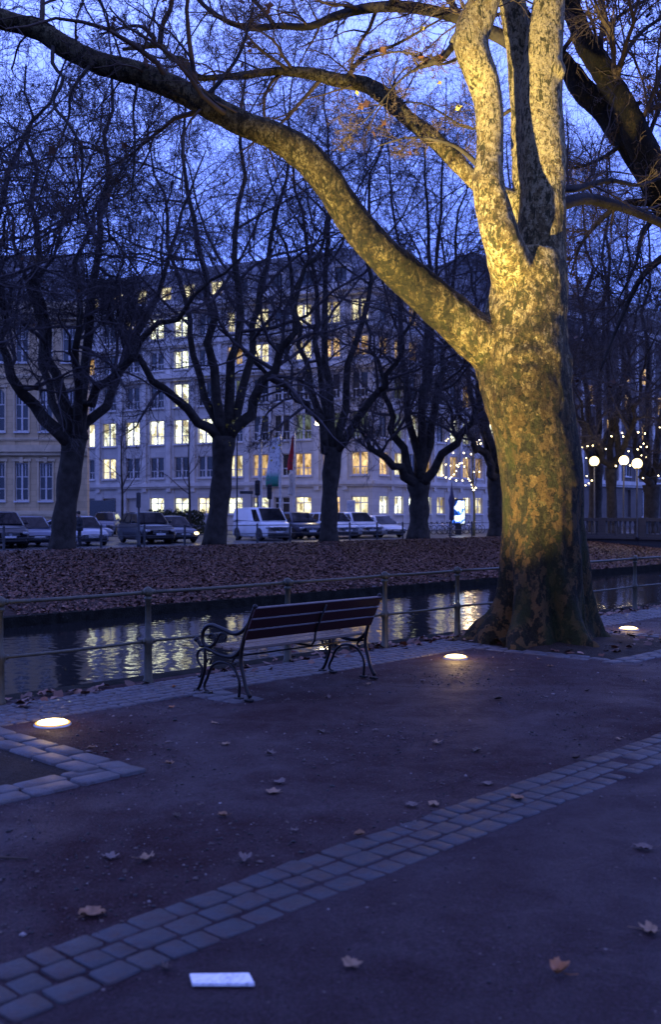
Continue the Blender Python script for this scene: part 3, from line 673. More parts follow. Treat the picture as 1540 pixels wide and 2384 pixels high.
# ------------------------------------------------------------------ branching, vectorised level by level
def nrm(a): return a/np.maximum(np.linalg.norm(a, axis=-1, keepdims=True), 1e-9)
def grow(P, D, L, npts, wob, up, g):
    "start P, direction D, length L -> polylines (n,npts,3)"
    n = len(P); out = np.zeros((n, npts, 3)); out[:, 0] = P; d = nrm(D.copy()); st = (L/(npts-1))[:, None]
    bend = g.normal(0, 1, (n, 3))*wob*.5
    for i in range(1, npts):
        d = nrm(d+g.normal(0, 1, (n, 3))*wob+bend*.6+np.array([0, 0, up])); out[:, i] = out[:, i-1]+d*st
    return out
def children(polys, rads, m, f0, f1, ang, lr, rr, g, upb=0.0, lmin=0.0):
    "m children per polyline"
    n, k, _ = polys.shape
    u = np.sort(g.uniform(f0, f1, (n, m)), 1)*(k-1.001); i = u.astype(int); f = (u-i)[..., None]; I = np.arange(n)[:, None]
    A = polys[I, i]; B = polys[I, i+1]; P = A*(1-f)+B*f; T = nrm(B-A); R = rads[I, i]*(1-f[..., 0])+rads[I, i+1]*f[..., 0]
    rv = nrm(g.normal(0, 1, (n, m, 3))+np.array([0, 0, upb])); pr = nrm(rv-T*np.sum(rv*T, -1, keepdims=True))
    a = np.radians(g.normal(ang, 9, (n, m)))[..., None]; D = T*np.cos(a)+pr*np.sin(a)
    Ls = np.linalg.norm(polys[:, -1]-polys[:, 0], axis=1)[:, None]*lr*(1.15-.55*u/(k-1))*g.uniform(.6, 1.3, (n, m))
    return P.reshape(-1, 3), D.reshape(-1, 3), np.maximum(Ls, lmin).reshape(-1), (R*rr).reshape(-1)
def tubes_np(polys, rads, sides):
    n, k, _ = polys.shape
    T = np.empty_like(polys); T[:, 1:-1] = polys[:, 2:]-polys[:, :-2]; T[:, 0] = polys[:, 1]-polys[:, 0]; T[:, -1] = polys[:, -1]-polys[:, -2]; T = nrm(T)
    ref = np.where(np.abs(T[:, :1, 2:3]) > .85, np.array([1., 0, 0]), np.array([0, 0, 1.]))
    a = nrm(np.cross(T, np.broadcast_to(ref, T.shape))); b = np.cross(T, a)
    th = 2*np.pi*np.arange(sides)/sides
    V = polys[:, :, None]+(a[:, :, None]*np.cos(th)[None, None, :, None]+b[:, :, None]*np.sin(th)[None, None, :, None])*rads[:, :, None, None]
    base = (np.arange(n)*k*sides)[:, None, None]; i = np.arange(k-1)[None, :, None]*sides; j = np.arange(sides)[None, None]; j2 = (j+1) % sides
    Fq = np.stack(np.broadcast_arrays(base+i+j, base+i+j2, base+i+sides+j2, base+i+sides+j), -1).reshape(-1, 4)
    return V.reshape(-1, 3), Fq
def merge(parts):
    Vs, Fs, o = [], [], 0
    for V, Fq in parts: Vs.append(V); Fs.append(Fq+o); o += len(V)
    return np.concatenate(Vs), np.concatenate(Fs)
def taper(R0, k, end): return R0[:, None]*(1-(1-end)*np.linspace(0, 1, k)[None]**1.0)
def leaf_quads(P, size, g):
    n = len(P); a = nrm(g.normal(0, 1, (n, 3))); b = nrm(np.cross(a, g.normal(0, 1, (n, 3)))); s = size*g.uniform(.6, 1.3, n)[:, None]
    c = P+b*s*.8
    V = np.stack([P, c-a*s*.8, c+b*s*.2-a*s*.3, c+b*s, c+b*s*.3+a*s*.4, c+a*s*.8], 1)
    f = np.array([(0, 1, 2), (0, 2, 3), (0, 3, 4), (0, 4, 5)])
    return V.reshape(-1, 3), (f[None]+(np.arange(n)*6)[:, None, None]).reshape(-1, 3)

LEVELS = [  # children, from, to, angle, length ratio, radius ratio, points, wobble, up, end taper, sides
    (9, .28, 1, 58, .54, .52, 8, .22, .015, .22, 5),
    (8, .15, 1, 54, .58, .55, 7, .27, .0, .25, 4),
    (6, .12, 1, 48, .62, .60, 5, .30, -.01, .3, 3),
    (6, .12, 1, 46, .66, .62, 4, .32, -.03, .4, 3)]
def crown_from(limbs, g, levels, rmin=.006, lmax=99):
    "limbs: list of (pts array, radii array); returns tube parts and the finest twig tips"
    k = 14; P = np.stack([np.stack([np.interp(np.linspace(0, 1, k), np.linspace(0, 1, len(p)), p[:, c]) for c in range(3)], 1) for p, r in limbs])
    Rr = np.stack([np.interp(np.linspace(0, 1, k), np.linspace(0, 1, len(r)), r) for p, r in limbs]); parts = []; tips = None
    for (m, f0, f1, ang, lr, rr, npt, wob, up, end, sd) in levels:
        p, d, l, r = children(P, Rr, m, f0, f1, ang, lr, rr, g, .25)
        l = np.minimum(l, lmax); r = np.maximum(r, rmin)
        P = grow(p, d, l, npt, wob, up, g); Rr = np.maximum(taper(r, npt, end), rmin*.8)
        parts.append(tubes_np(P, Rr, sd)); tips = P
    return parts, tips

def far_tree(label, base, H, fork_h, r0, limbs, seed, levels=LEVELS, group='plane trees lining the far quay', leaves=90, yellow=None, rmin=.009, foot=1.45, tex_='bark_far', lean=(0, 0)):
    g = np.random.default_rng(seed); root = empty('plane_tree', base, label, 'tree', group)
    b = MB(); B = Vector((0, 0, 0)); f = Vector((lean[0], lean[1], fork_h)); n = 12; pts, rr = [], []
    for i in range(n):
        u = i/(n-1); h = -.15+(fork_h+.15)*u
        pts.append(B.lerp(f, u)+Vector((.05*math.sin(u*5+seed), .05*math.cos(u*4+seed), 0))); pts[-1].z = h
        rr.append(r0*(1+(foot-1)*math.exp(-max(h, 0)*2.2)-.22*u*(1-u)*2+.22*max(0, u-.75)+.06*math.sin(u*17+seed)))
    b.tube(pts, rr, 18)
    V = b.v; b.v = []
    for i, v in enumerate(V):
        v = Vector(v); c = pts[min(i//18, n-1)]; d = v-c; k = 1+.10*mnoise.noise(Vector(v)*2.1+Vector((seed, 0, 0)))+.07*mnoise.noise(Vector(v)*5)
        b.v.append(tuple(c+d*k))
    allL = []
    for (tx, ty, tz, rb, bow) in limbs:                       # tip relative to base, root radius, outward bow
        tip = Vector((tx, ty, tz)); mid = f.lerp(tip, .45)+Vector((tx, ty, 0)).normalized()*bow
        m1 = f.lerp(mid, .5)+Vector((tx, ty, 0)).normalized()*bow*.45
        pl = poly_eval([tuple(f-Vector((0, 0, .35))), tuple(m1), tuple(mid), tuple(mid.lerp(tip, .5)+Vector((g.normal(0, .3), g.normal(0, .3), .2))), tuple(tip)], 16)
        pl[1:-1] += g.normal(0, .16, (14, 3))
        rad = rb*(1-.88*np.linspace(0, 1, 16)**.85); b.tube([Vector(p) for p in pl], list(rad), 9); allL.append((pl, rad))
    b.build('trunk', M[tex_], root)
    parts, tips = crown_from(allL, g, levels, rmin)
    V, Fq = merge(parts); link('crown', np_mesh('crown', V, Fq), M['twig_far'], root)
    if leaves:
        T = tips[:, -1]; T = T[g.choice(len(T), min(leaves, len(T)), False)]
        V, Fq = leaf_quads(T, .09, g); link('leaves', np_mesh('leaves', V, Fq, False), M['leaf_tree'], root)
    if yellow:
        Y = np.concatenate([np.array(c)[None]+g.normal(0, 1, (k, 3))*np.array(s) for c, s, k in yellow])
        V, Fq = leaf_quads(Y, .10, g); link('yellow_leaves', np_mesh('yellow_leaves', V, Fq, False), M['leaf_yellow'], root)
    return root
def limb_px(base, px, py, d, rb, bow):
    q = PX(px, py, d)-base; return (q.x, q.y, q.z, rb, bow)

# the row on the far quay, each with its own main limbs as seen in the photo
def P0(px, s): return W(tOf(px, s), s, 0)
B1 = P0(145, 40); z1 = B1.y
far_tree('large bare plane tree at the left with a wide low fork, before the parked cars', B1, 26, 5.0, .56,
    [limb_px(B1, -60, 560, z1-3, .34, 1.3), limb_px(B1, 60, 150, z1-1, .30, .6), limb_px(B1, 250, 60, z1+2, .30, .4), limb_px(B1, 560, 600, z1-5, .32, -1.0), limb_px(B1, 480, 350, z1+4, .26, .8), limb_px(B1, 10, 330, z1+5, .24, .8), limb_px(B1, 180, 300, z1-5, .24, .8)], 3, foot=1.25, lean=(.45, 0))
B2 = P0(500, 40); z2 = B2.y
far_tree('bare plane tree left of the white van, yellow leaves at its right side', B2, 26, 5.6, .57,
    [limb_px(B2, 210, 640, z2-4, .30, 1.2), limb_px(B2, 430, 120, z2, .30, .3), limb_px(B2, 330, 250, z2+4, .24, .7), limb_px(B2, 560, 60, z2+1, .30, .3), limb_px(B2, 780, 480, z2-2, .34, .8), limb_px(B2, 660, 200, z2+5, .28, .9)], 5, foot=1.2, lean=(.5, 0),
    yellow=[((.95, -.5, 6.1), (.16, .16, .22), 16), ((.75, -.5, 5.3), (.2, .12, .1), 10), ((2.2, -.6, 6.6), (.5, .5, .8), 14), ((3.1, -.3, 5.4), (.35, .3, .5), 16), ((1.4, -.3, 8.2), (.9, .6, .7), 12)])
B3 = P0(764, 40); z3 = B3.y
far_tree('bare plane tree right of the white van, long limb reaching low to the left', B3, 25, 5.4, .52,
    [limb_px(B3, 500, 740, z3-2, .32, -.6), limb_px(B3, 620, 380, z3+3, .26, .6), limb_px(B3, 760, 180, z3, .30, .3), limb_px(B3, 900, 250, z3+2, .28, .5), limb_px(B3, 1010, 620, z3-4, .30, .9), limb_px(B3, 690, 100, z3+6, .24, .8)], 8, foot=1.25, lean=(.3, 0),
    yellow=[((-1.5, -.6, 10), (.6, .5, .8), 14)])
B4 = P0(976, 40); z4 = B4.y
far_tree('bare plane tree behind the last white car, forking low into a wide cup', B4, 25, 3.6, .68,
    [limb_px(B4, 800, 960, z4-4, .36, .7), limb_px(B4, 850, 700, z4, .34, .5), limb_px(B4, 900, 300, z4+3, .30, .4), limb_px(B4, 985, 300, z4, .34, .3), limb_px(B4, 1090, 400, z4+2, .32, .5), limb_px(B4, 1200, 760, z4-4, .34, .9), limb_px(B4, 1040, 180, z4+6, .26, .6)], 11, foot=1.25)
B5 = P0(1160, 40); z5 = B5.y
far_tree('bare plane tree half hidden behind the left side of the big lit trunk', B5, 25, 4.3, .70,
    [limb_px(B5, 1030, 900, z5-3, .36, .5), limb_px(B5, 1090, 560, z5, .32, .4), limb_px(B5, 1180, 330, z5, .34, .4), limb_px(B5, 1290, 640, z5+2, .32, .6), limb_px(B5, 1000, 420, z5+5, .28, .6), limb_px(B5, 1400, 700, z5-3, .3, .8)], 14, foot=1.25)
lv = [LEVELS[0], LEVELS[1], LEVELS[2], (4,)+LEVELS[3][1:]]
B6 = PX(1388, 1243, 80); B6.z = 0
far_tree('bare plane tree just right of the big lit trunk beside the first globe lamp', B6, 25, 5.5, .56,
    [limb_px(B6, 1290, 760, 77, .32, .5), limb_px(B6, 1360, 380, 80, .3, .4), limb_px(B6, 1420, 330, 83, .3, .4), limb_px(B6, 1500, 640, 78, .3, .5)], 17, lv, 'plane trees on the far side beyond the bridge', foot=1.5)
B7 = PX(1425, 1243, 74); B7.z = 0
far_tree('dark bare plane tree with wide flared foot between the globe lamps', B7, 25, 5.0, .40,
    [limb_px(B7, 1340, 880, 72, .28, .5), limb_px(B7, 1410, 340, 76, .28, .3), limb_px(B7, 1470, 420, 74, .28, .3), limb_px(B7, 1540, 760, 70, .28, .5)], 19, lv, 'plane trees on the far side beyond the bridge', foot=2.3)
B8 = PX(1518, 1243, 76); B8.z = 0
far_tree('bare plane tree at the right edge beyond the bridge, leaning limb to its left', B8, 25, 3.8, .62,
    [limb_px(B8, 1440, 940, 74, .34, .2), limb_px(B8, 1500, 420, 78, .3, .3), limb_px(B8, 1570, 380, 76, .3, .4), limb_px(B8, 1640, 700, 72, .3, .5), limb_px(B8, 1420, 560, 80, .28, .8)], 23, lv, 'plane trees on the far side beyond the bridge', foot=1.3)
# the tree left of the frame whose crown reaches in
B0 = W(15.6, 40, 0)
far_tree('bare plane tree standing past the left edge, only its branches reaching in', B0, 26, 5.2, .56,
    [limb_px(B0, -120, 100, 38, .3, .6), limb_px(B0, 30, 480, 36, .3, .9), limb_px(B0, -20, -60, 40, .3, .5), limb_px(B0, 160, 120, 42, .28, .8)], 29, foot=1.2)

# ------------------------------------------------------------------ the big lit plane tree
def limb_pts(L, n, close=False):
    "L: (px, py, width px, depth) -> points and radii"
    P = [tuple(PX(x, y, d)) for x, y, w, d in L]; R = [w/2/F*d for x, y, w, d in L]
    Q = poly_eval(P, n); return Q, np.interp(np.linspace(0, 1, n), np.linspace(0, 1, len(R)), R)
def solid(name, parts, mat, parent, voxel, disp, seed, base_c=None, smooth=5):
    b = MB()
    for Q, R in parts: b.tube([Vector(q) for q in Q], list(R), 28)
    o = b.build(name, mat, parent)
    rm = o.modifiers.new('r', 'REMESH'); rm.mode = 'VOXEL'; rm.voxel_size = voxel; rm.use_smooth_shade = True
    sm = o.modifiers.new('s', 'SMOOTH'); sm.factor = .6; sm.iterations = smooth
    dg = bpy.context.evaluated_depsgraph_get(); me = bpy.data.meshes.new_from_object(o.evaluated_get(dg)); o.modifiers.clear()
    n = len(me.vertices); co = np.empty(n*3); me.vertices.foreach_get('co', co); co = co.reshape(-1, 3)
    no = np.empty(n*3); me.vertices.foreach_get('normal', no); no = no.reshape(-1, 3)
    out = co.copy(); nz = mnoise.noise
    for i in range(n):
        p = co[i]; v = Vector(p); low = max(0.0, 1-p[2]/2.2)
        d = disp*(1.1*nz(v*1.3)+.75*nz(Vector((v.x*3.4, v.y*3.4, v.z*2.0+5)))+.45*nz(Vector((v.x*8, v.y*8, v.z*5)))+.22*nz(Vector((v.x*19, v.y*19, v.z*9))))
        if base_c is not None and low > 0:
            a = math.atan2(p[1]-base_c.y, p[0]-base_c.x)
            d += low**2*(.12*math.sin(a*6+1.3+.8*nz(v))+.07*math.sin(a*11+p[2]*3)+.03*nz(Vector((v.x*9, v.y*9, v.z*2))))
            d += .03*max(0, 1-p[2]/3.5)*nz(Vector((math.cos(a)*6, math.sin(a)*6, v.z*.9)))
        if base_c is not None and 2.6 < p[2] < 4.6: d += .035*(1-abs(p[2]-3.6))*nz(Vector((v.x*5, v.y*5, v.z*6+3)))   # knobbly collar at the fork
        out[i] = p+no[i]*d
    me.vertices.foreach_set('co', out.ravel().astype(np.float32)); me.update()
    me.polygons.foreach_set('use_smooth', [True]*len(me.polygons))
    old = o.data; o.data = me; bpy.data.meshes.remove(old)
    if not me.materials: me.materials.append(mat)
    return o
base = PX(1256, 1493, 13.0); base.z = 0
root = empty('plane_tree', base, 'huge mottled plane tree lit yellow from below, right of the bench', 'tree')
D = 13.0
trunk = [(1254, 1512, 318, D), (1255, 1490, 284, D), (1259, 1462, 252, D), (1263, 1425, 223, D), (1266, 1370, 204, D), (1267, 1300, 194, D), (1267, 1200, 184, D), (1262, 1100, 188, D), (1248, 1000, 194, D), (1226, 905, 212, D), (1218, 840, 222, D), (1222, 770, 200, D), (1230, 700, 184, D), (1236, 640, 172, D), (1242, 590, 150, D)]
left = [(1225, 730, 110, 12.9), (1200, 650, 110, 12.85), (1172, 570, 90, 12.4), (1150, 490, 84, 12.4), (1138, 430, 72, 12.4), (1140, 350, 64, 12.5), (1140, 280, 64, 12.5), (1132, 210, 72, 12.5), (1112, 150, 76, 12.4), (1095, 100, 86, 12.4), (1108, 50, 82, 12.4), (1128, 0, 74, 12.4), (1150, -90, 68, 12.4), (1165, -260, 60, 12.5), (1150, -500, 48, 12.4), (1165, -800, 34, 12.3), (1150, -1150, 14, 12.2)]
right = [(1258, 720, 130, 13.05), (1262, 620, 118, 13.05), (1264, 540, 112, 13.05), (1266, 450, 106, 13.05), (1266, 360, 104, 13.05), (1264, 270, 100, 13.05), (1262, 190, 98, 13.05), (1268, 110, 88, 13.0), (1276, 40, 80, 13.0), (1284, -40, 74, 13.0), (1290, -220, 62, 13.0), (1300, -500, 48, 13.0), (1290, -850, 32, 13.1), (1310, -1200, 14, 13.1)]
mid = [(1248, 640, 90, 13.2), (1240, 560, 84, 13.3), (1236, 450, 80, 13.35), (1232, 350, 78, 13.4), (1226, 250, 72, 13.4), (1216, 150, 66, 13.4), (1204, 70, 62, 13.4), (1192, 0, 60, 13.4), (1170, -120, 54, 13.5), (1100, -350, 42, 13.8), (1040, -650, 28, 14), (1000, -1000, 12, 14.2)]
bigl = [(1205, 855, 130, 13.0), (1150, 815, 122, 12.95), (1095, 775, 108, 12.9), (1050, 730, 100, 12.85), (1000, 688, 98, 12.8), (945, 640, 92, 12.75), (890, 590, 84, 12.5), (830, 520, 80, 12.6), (785, 455, 74, 12.55), (750, 405, 74, 12.5), (705, 358, 74, 12.45), (640, 318, 68, 12.4), (560, 284, 62, 12.35), (480, 243, 58, 12.3), (400, 202, 56, 12.25), (310, 168, 54, 12.2), (220, 142, 52, 12.1), (150, 108, 52, 12.05), (90, 70, 48, 12), (20, 50, 46, 11.95), (-60, 25, 42, 11.9), (-220, -60, 36, 11.8), (-420, -160, 26, 11.7), (-650, -280, 12, 11.6)]
sec = [(1250, 500, 50, 13.2), (1200, 470, 48, 13.3), (1150, 448, 44, 13.4), (1105, 420, 42, 13.5), (1060, 372, 40, 13.6), (1010, 322, 40, 13.7), (960, 285, 38, 13.8), (925, 250, 38, 13.9), (885, 215, 36, 14), (845, 195, 30, 14.1), (790, 188, 28, 14.2), (720, 170, 25, 14.3), (640, 166, 21, 14.4), (560, 176, 19, 14.5), (480, 182, 18, 14.6), (455, 176, 18, 14.6), (430, 145, 16, 14.7), (395, 132, 15, 14.8), (372, 105, 14, 14.9), (330, 110, 11, 15), (285, 115, 8, 15.1)]
top = [(1230, 130, 40, 13.3), (1180, 92, 34, 13.5), (1120, 64, 30, 13.7), (1060, 40, 26, 13.9), (1000, 24, 26, 14.0), (930, 15, 26, 14.1), (850, 20, 24, 14.2), (780, 38, 20, 14.3), (720, 62, 17, 14.4), (650, 60, 15, 14.5), (590, 66, 14, 14.6), (530, 50, 12, 14.7), (470, 8, 10, 14.8), (430, -50, 6, 14.9)]
knob = [(1085, 100, 60, 12.6), (1066, 96, 44, 12.6), (1048, 88, 26, 12.58)]
burl = [(1285, 165, 70, 12.95), (1304, 172, 50, 12.95), (1316, 176, 26, 12.95)]
parts = [limb_pts(L, n) for L, n in ((trunk, 44), (left, 60), (right, 60), (mid, 50), (bigl, 70), (sec, 60), (knob, 5), (burl, 6))]
parts.append((np.array([tuple(PX(1236, 800, 13.0)), tuple(PX(1180, 830, 12.9)), tuple(PX(1130, 795, 12.9))]), np.array([.42, .38, .28])))
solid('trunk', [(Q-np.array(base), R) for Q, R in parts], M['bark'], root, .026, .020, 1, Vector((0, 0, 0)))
g = np.random.default_rng(41)
small = [limb_pts(top, 50)]
def thin(L, n=16): return limb_pts(L, n)
extra = [
 [(372, 105, 14, 14.9), (378, 60, 12, 14.9), (400, 10, 9, 15), (390, -60, 6, 15)],
 [(360, 90, 12, 14.9), (320, 60, 8, 15), (230, 80, 5, 15)],
 [(125, 100, 10, 12), (122, 150, 9, 11.8), (148, 185, 8, 11.7), (122, 240, 8, 11.6), (160, 290, 7, 11.5), (190, 350, 7, 11.4), (188, 430, 6, 11.4), (180, 520, 3, 11.4)],
 [(207, 155, 9, 12), (165, 215, 7, 11.8), (158, 280, 6, 11.8), (110, 400, 4, 11.6), (60, 560, 3, 11.5)],
 [(320, 195, 7, 12), (310, 260, 6, 12), (314, 340, 5, 11.9), (305, 470, 3, 11.9)],
 [(480, 225, 12, 12.2), (520, 180, 9, 12.3), (560, 120, 8, 12.4), (590, 20, 6, 12.5)],
 [(800, 190, 12, 14.1), (850, 130, 9, 14), (920, 105, 7, 13.9), (1000, 60, 5, 13.8), (1090, 10, 4, 13.8)],
 [(640, 60, 12, 14.5), (600, 10, 9, 14.5), (540, -40, 6, 14.6)],
 [(1060, 100, 16, 12.6), (1030, 135, 18, 12.5), (985, 152, 15, 12.5), (975, 155, 9, 12.5)],
 [(1010, 140, 8, 12.5), (940, 180, 5, 12.4), (860, 270, 3, 12.4), (800, 330, 2, 12.4)],
 [(1080, 130, 8, 12.6), (1020, 150, 6, 12.5), (930, 120, 5, 12.8), (820, 150, 3, 13)],
 [(1255, 420, 26, 13.4), (1330, 440, 18, 14), (1420, 420, 12, 14.6), (1500, 430, 8, 15), (1600, 380, 5, 15.4)],
 [(1140, 410, 16, 12.9), (1060, 340, 9, 13), (960, 320, 5, 13.1), (880, 340, 3, 13.1)],
 [(1300, 480, 30, 13.6), (1360, 462, 28, 14), (1430, 476, 24, 14.4), (1500, 500, 22, 14.8), (1580, 540, 18, 15.2), (1700, 600, 10, 15.6)],
 [(900, 20, 14, 14), (930, -30, 10, 14), (940, -100, 6, 14)],
 [(1200, 250, 10, 13.4), (1100, 300, 6, 13.6), (980, 240, 4, 13.8), (840, 250, 3, 14)],
]
small += [thin(L) for L in extra]
b = MB()
for Q, R in small: b.tube([Vector(q)-base for q in Q], list(R), 10)
b.build('branches', M['bark_far'], root)
lv_main = [(9, .10, 1, 45, .34, .42, 8, .20, .01, .25, 5), (6, .15, 1, 42, .62, .55, 7, .24, -.01, .3, 4), (5, .15, 1, 40, .62, .6, 6, .28, -.02, .35, 3), (3, .2, 1, 40, .62, .7, 5, .28, -.03, .4, 3)]
bigs = [limb_pts(L, 40) for L in (left[9:], right[8:], mid[7:], bigl[10:], sec[6:])]
src = [(Q-np.array(base), R) for Q, R in bigs+small]
P_, T_ = crown_from([(Q, np.minimum(R, .09)) for Q, R in src], g, lv_main, .0028, 2.4)
P2, T2 = crown_from([(Q, np.minimum(R, .05)) for Q, R in [src[3], src[4], src[5], src[0], src[2]]], g, [(22, .05, 1, 60, .16, .35, 9, .16, -.05, .3, 4), (7, .2, 1, 38, .55, .6, 7, .2, -.09, .35, 3), (4, .2, 1, 36, .6, .7, 5, .22, -.1, .4, 3)], .0028, 1.6)
V, Fq = merge(P_+P2); link('crown', np_mesh('crown', V, Fq), M['twig'], root)
T = np.concatenate([T_[:, -1], T2[:, -1]]); T = T[g.choice(len(T), 120, False)]
V, Fq = leaf_quads(T, .055, g); link('leaves', np_mesh('leaves', V, Fq, False), M['leaf_tree'], root)
Y = np.array([tuple(PX(x, y, 12.2)-base) for x, y in ((124, 24), (183, 14), (1062, 250), (1068, 258), (830, 210), (1030, 190), (985, 60), (990, 62), (826, 126), (1005, 8), (610, 150), (700, 52))])
V, Fq = leaf_quads(Y, .042, g); link('yellow_leaves', np_mesh('yellow_leaves', V, Fq, False), M['leaf_yellow'], root)

# ------------------------------------------------------------------ its neighbour off the right edge, limbs crossing the corner
b2 = W(20.2, 7.1, 0); root2 = empty('plane_tree', b2, 'dark plane tree with heavy limbs crossing the upper right corner', 'tree')
D2 = 17.5
tr2 = [(1840, 1385, 200, 19.5), (1835, 1300, 150, 19.5), (1825, 1100, 130, 19.4), (1800, 900, 130, 19.2), (1750, 760, 130, 18.8), (1660, 620, 115, 18.2), (1590, 520, 100, 17.8)]
l1 = [(1680, 650, 82, 18.2), (1590, 520, 75, 17.6), (1540, 430, 70, 17.2), (1490, 330, 61, 17), (1450, 240, 57, 17), (1410, 170, 53, 17), (1370, 110, 52, 17), (1345, 50, 49, 17), (1318, -20, 44, 17), (1290, -150, 37, 17), (1250, -400, 22, 17), (1230, -700, 10, 17)]
l2 = [(1590, 520, 90, 17.6), (1510, 400, 64, 17.4), (1455, 320, 58, 17.4), (1405, 255, 54, 17.4), (1360, 210, 50, 17.4), (1325, 160, 42, 17.4), (1296, 120, 36, 17.4), (1240, 60, 30, 17.4), (1180, -40, 22, 17.4), (1120, -200, 12, 17.4)]
l3 = [(1760, 780, 90, 19), (1840, 600, 80, 19.4), (1900, 300, 60, 20), (1880, 0, 40, 20), (1800, -400, 20, 20)]
l4 = [(1530, 440, 40, 17.3), (1480, 380, 26, 17.6), (1476, 440, 22, 17.7), (1470, 480, 14, 17.8)]
parts = [limb_pts(L, 50) for L in (tr2, l1, l2, l3)]
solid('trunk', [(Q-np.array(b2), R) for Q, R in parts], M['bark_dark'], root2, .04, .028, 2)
smalls = [thin(L) for L in ([(1480, 60, 0.1, 18), (1400, 80, .1, 18)],
 [(1420, 200, 14, 17), (1480, 90, 10, 17.5), (1560, 30, 7, 18), (1640, -20, 4, 18.5)],
 [(1380, 110, 12, 17), (1440, 40, 9, 17.6), (1540, -20, 6, 18)],
 [(1500, 350, 12, 17), (1540, 250, 9, 17.5), (1600, 180, 6, 18)],
 [(1460, 330, 12, 17.4), (1400, 370, 9, 17.2), (1340, 390, 7, 17), (1290, 380, 4, 17)],
 [(1540, 470, 22, 17.6), (1440, 480, 16, 17.6), (1360, 560, 8, 17.6), (1330, 640, 4, 17.6)],
 [(1600, 560, 22, 17.8), (1500, 640, 14, 17.9), (1440, 760, 8, 18), (1400, 860, 4, 18)],
 [(1560, 470, 16, 17.6), (1500, 540, 12, 17.6), (1480, 620, 7, 17.6), (1440, 700, 4, 17.6)],
 [(1540, 420, 16, 17.6), (1590, 300, 12, 17.6), (1560, 180, 7, 17.6)])[1:]]
b = MB()
for Q, R in smalls: b.tube([Vector(q)-b2 for q in Q], list(R), 8)
b.build('branches', M['bark_far'], root2)
bigs = [limb_pts(L, 40) for L in (l1[2:], l2[1:], l3[1:])]
src = [(Q-np.array(b2), np.minimum(R, .11)) for Q, R in bigs+smalls]
P_, T_ = crown_from(src, g, [(9, .08, 1, 50, .45, .42, 8, .18, .01, .25, 5), (8, .12, 1, 44, .6, .55, 6, .22, -.01, .3, 4), (6, .12, 1, 42, .6, .6, 5, .26, -.03, .35, 3), (4, .2, 1, 40, .6, .7, 4, .28, -.05, .4, 3)], .0038, 3.2)
V, Fq = merge(P_); link('crown', np_mesh('crown', V, Fq), M['twig'], root2)
T = T_[:, -1]; T = T[g.choice(len(T), 150, False)]
V, Fq = leaf_quads(T, .07, g); link('leaves', np_mesh('leaves', V, Fq, False), M['leaf_tree'], root2)
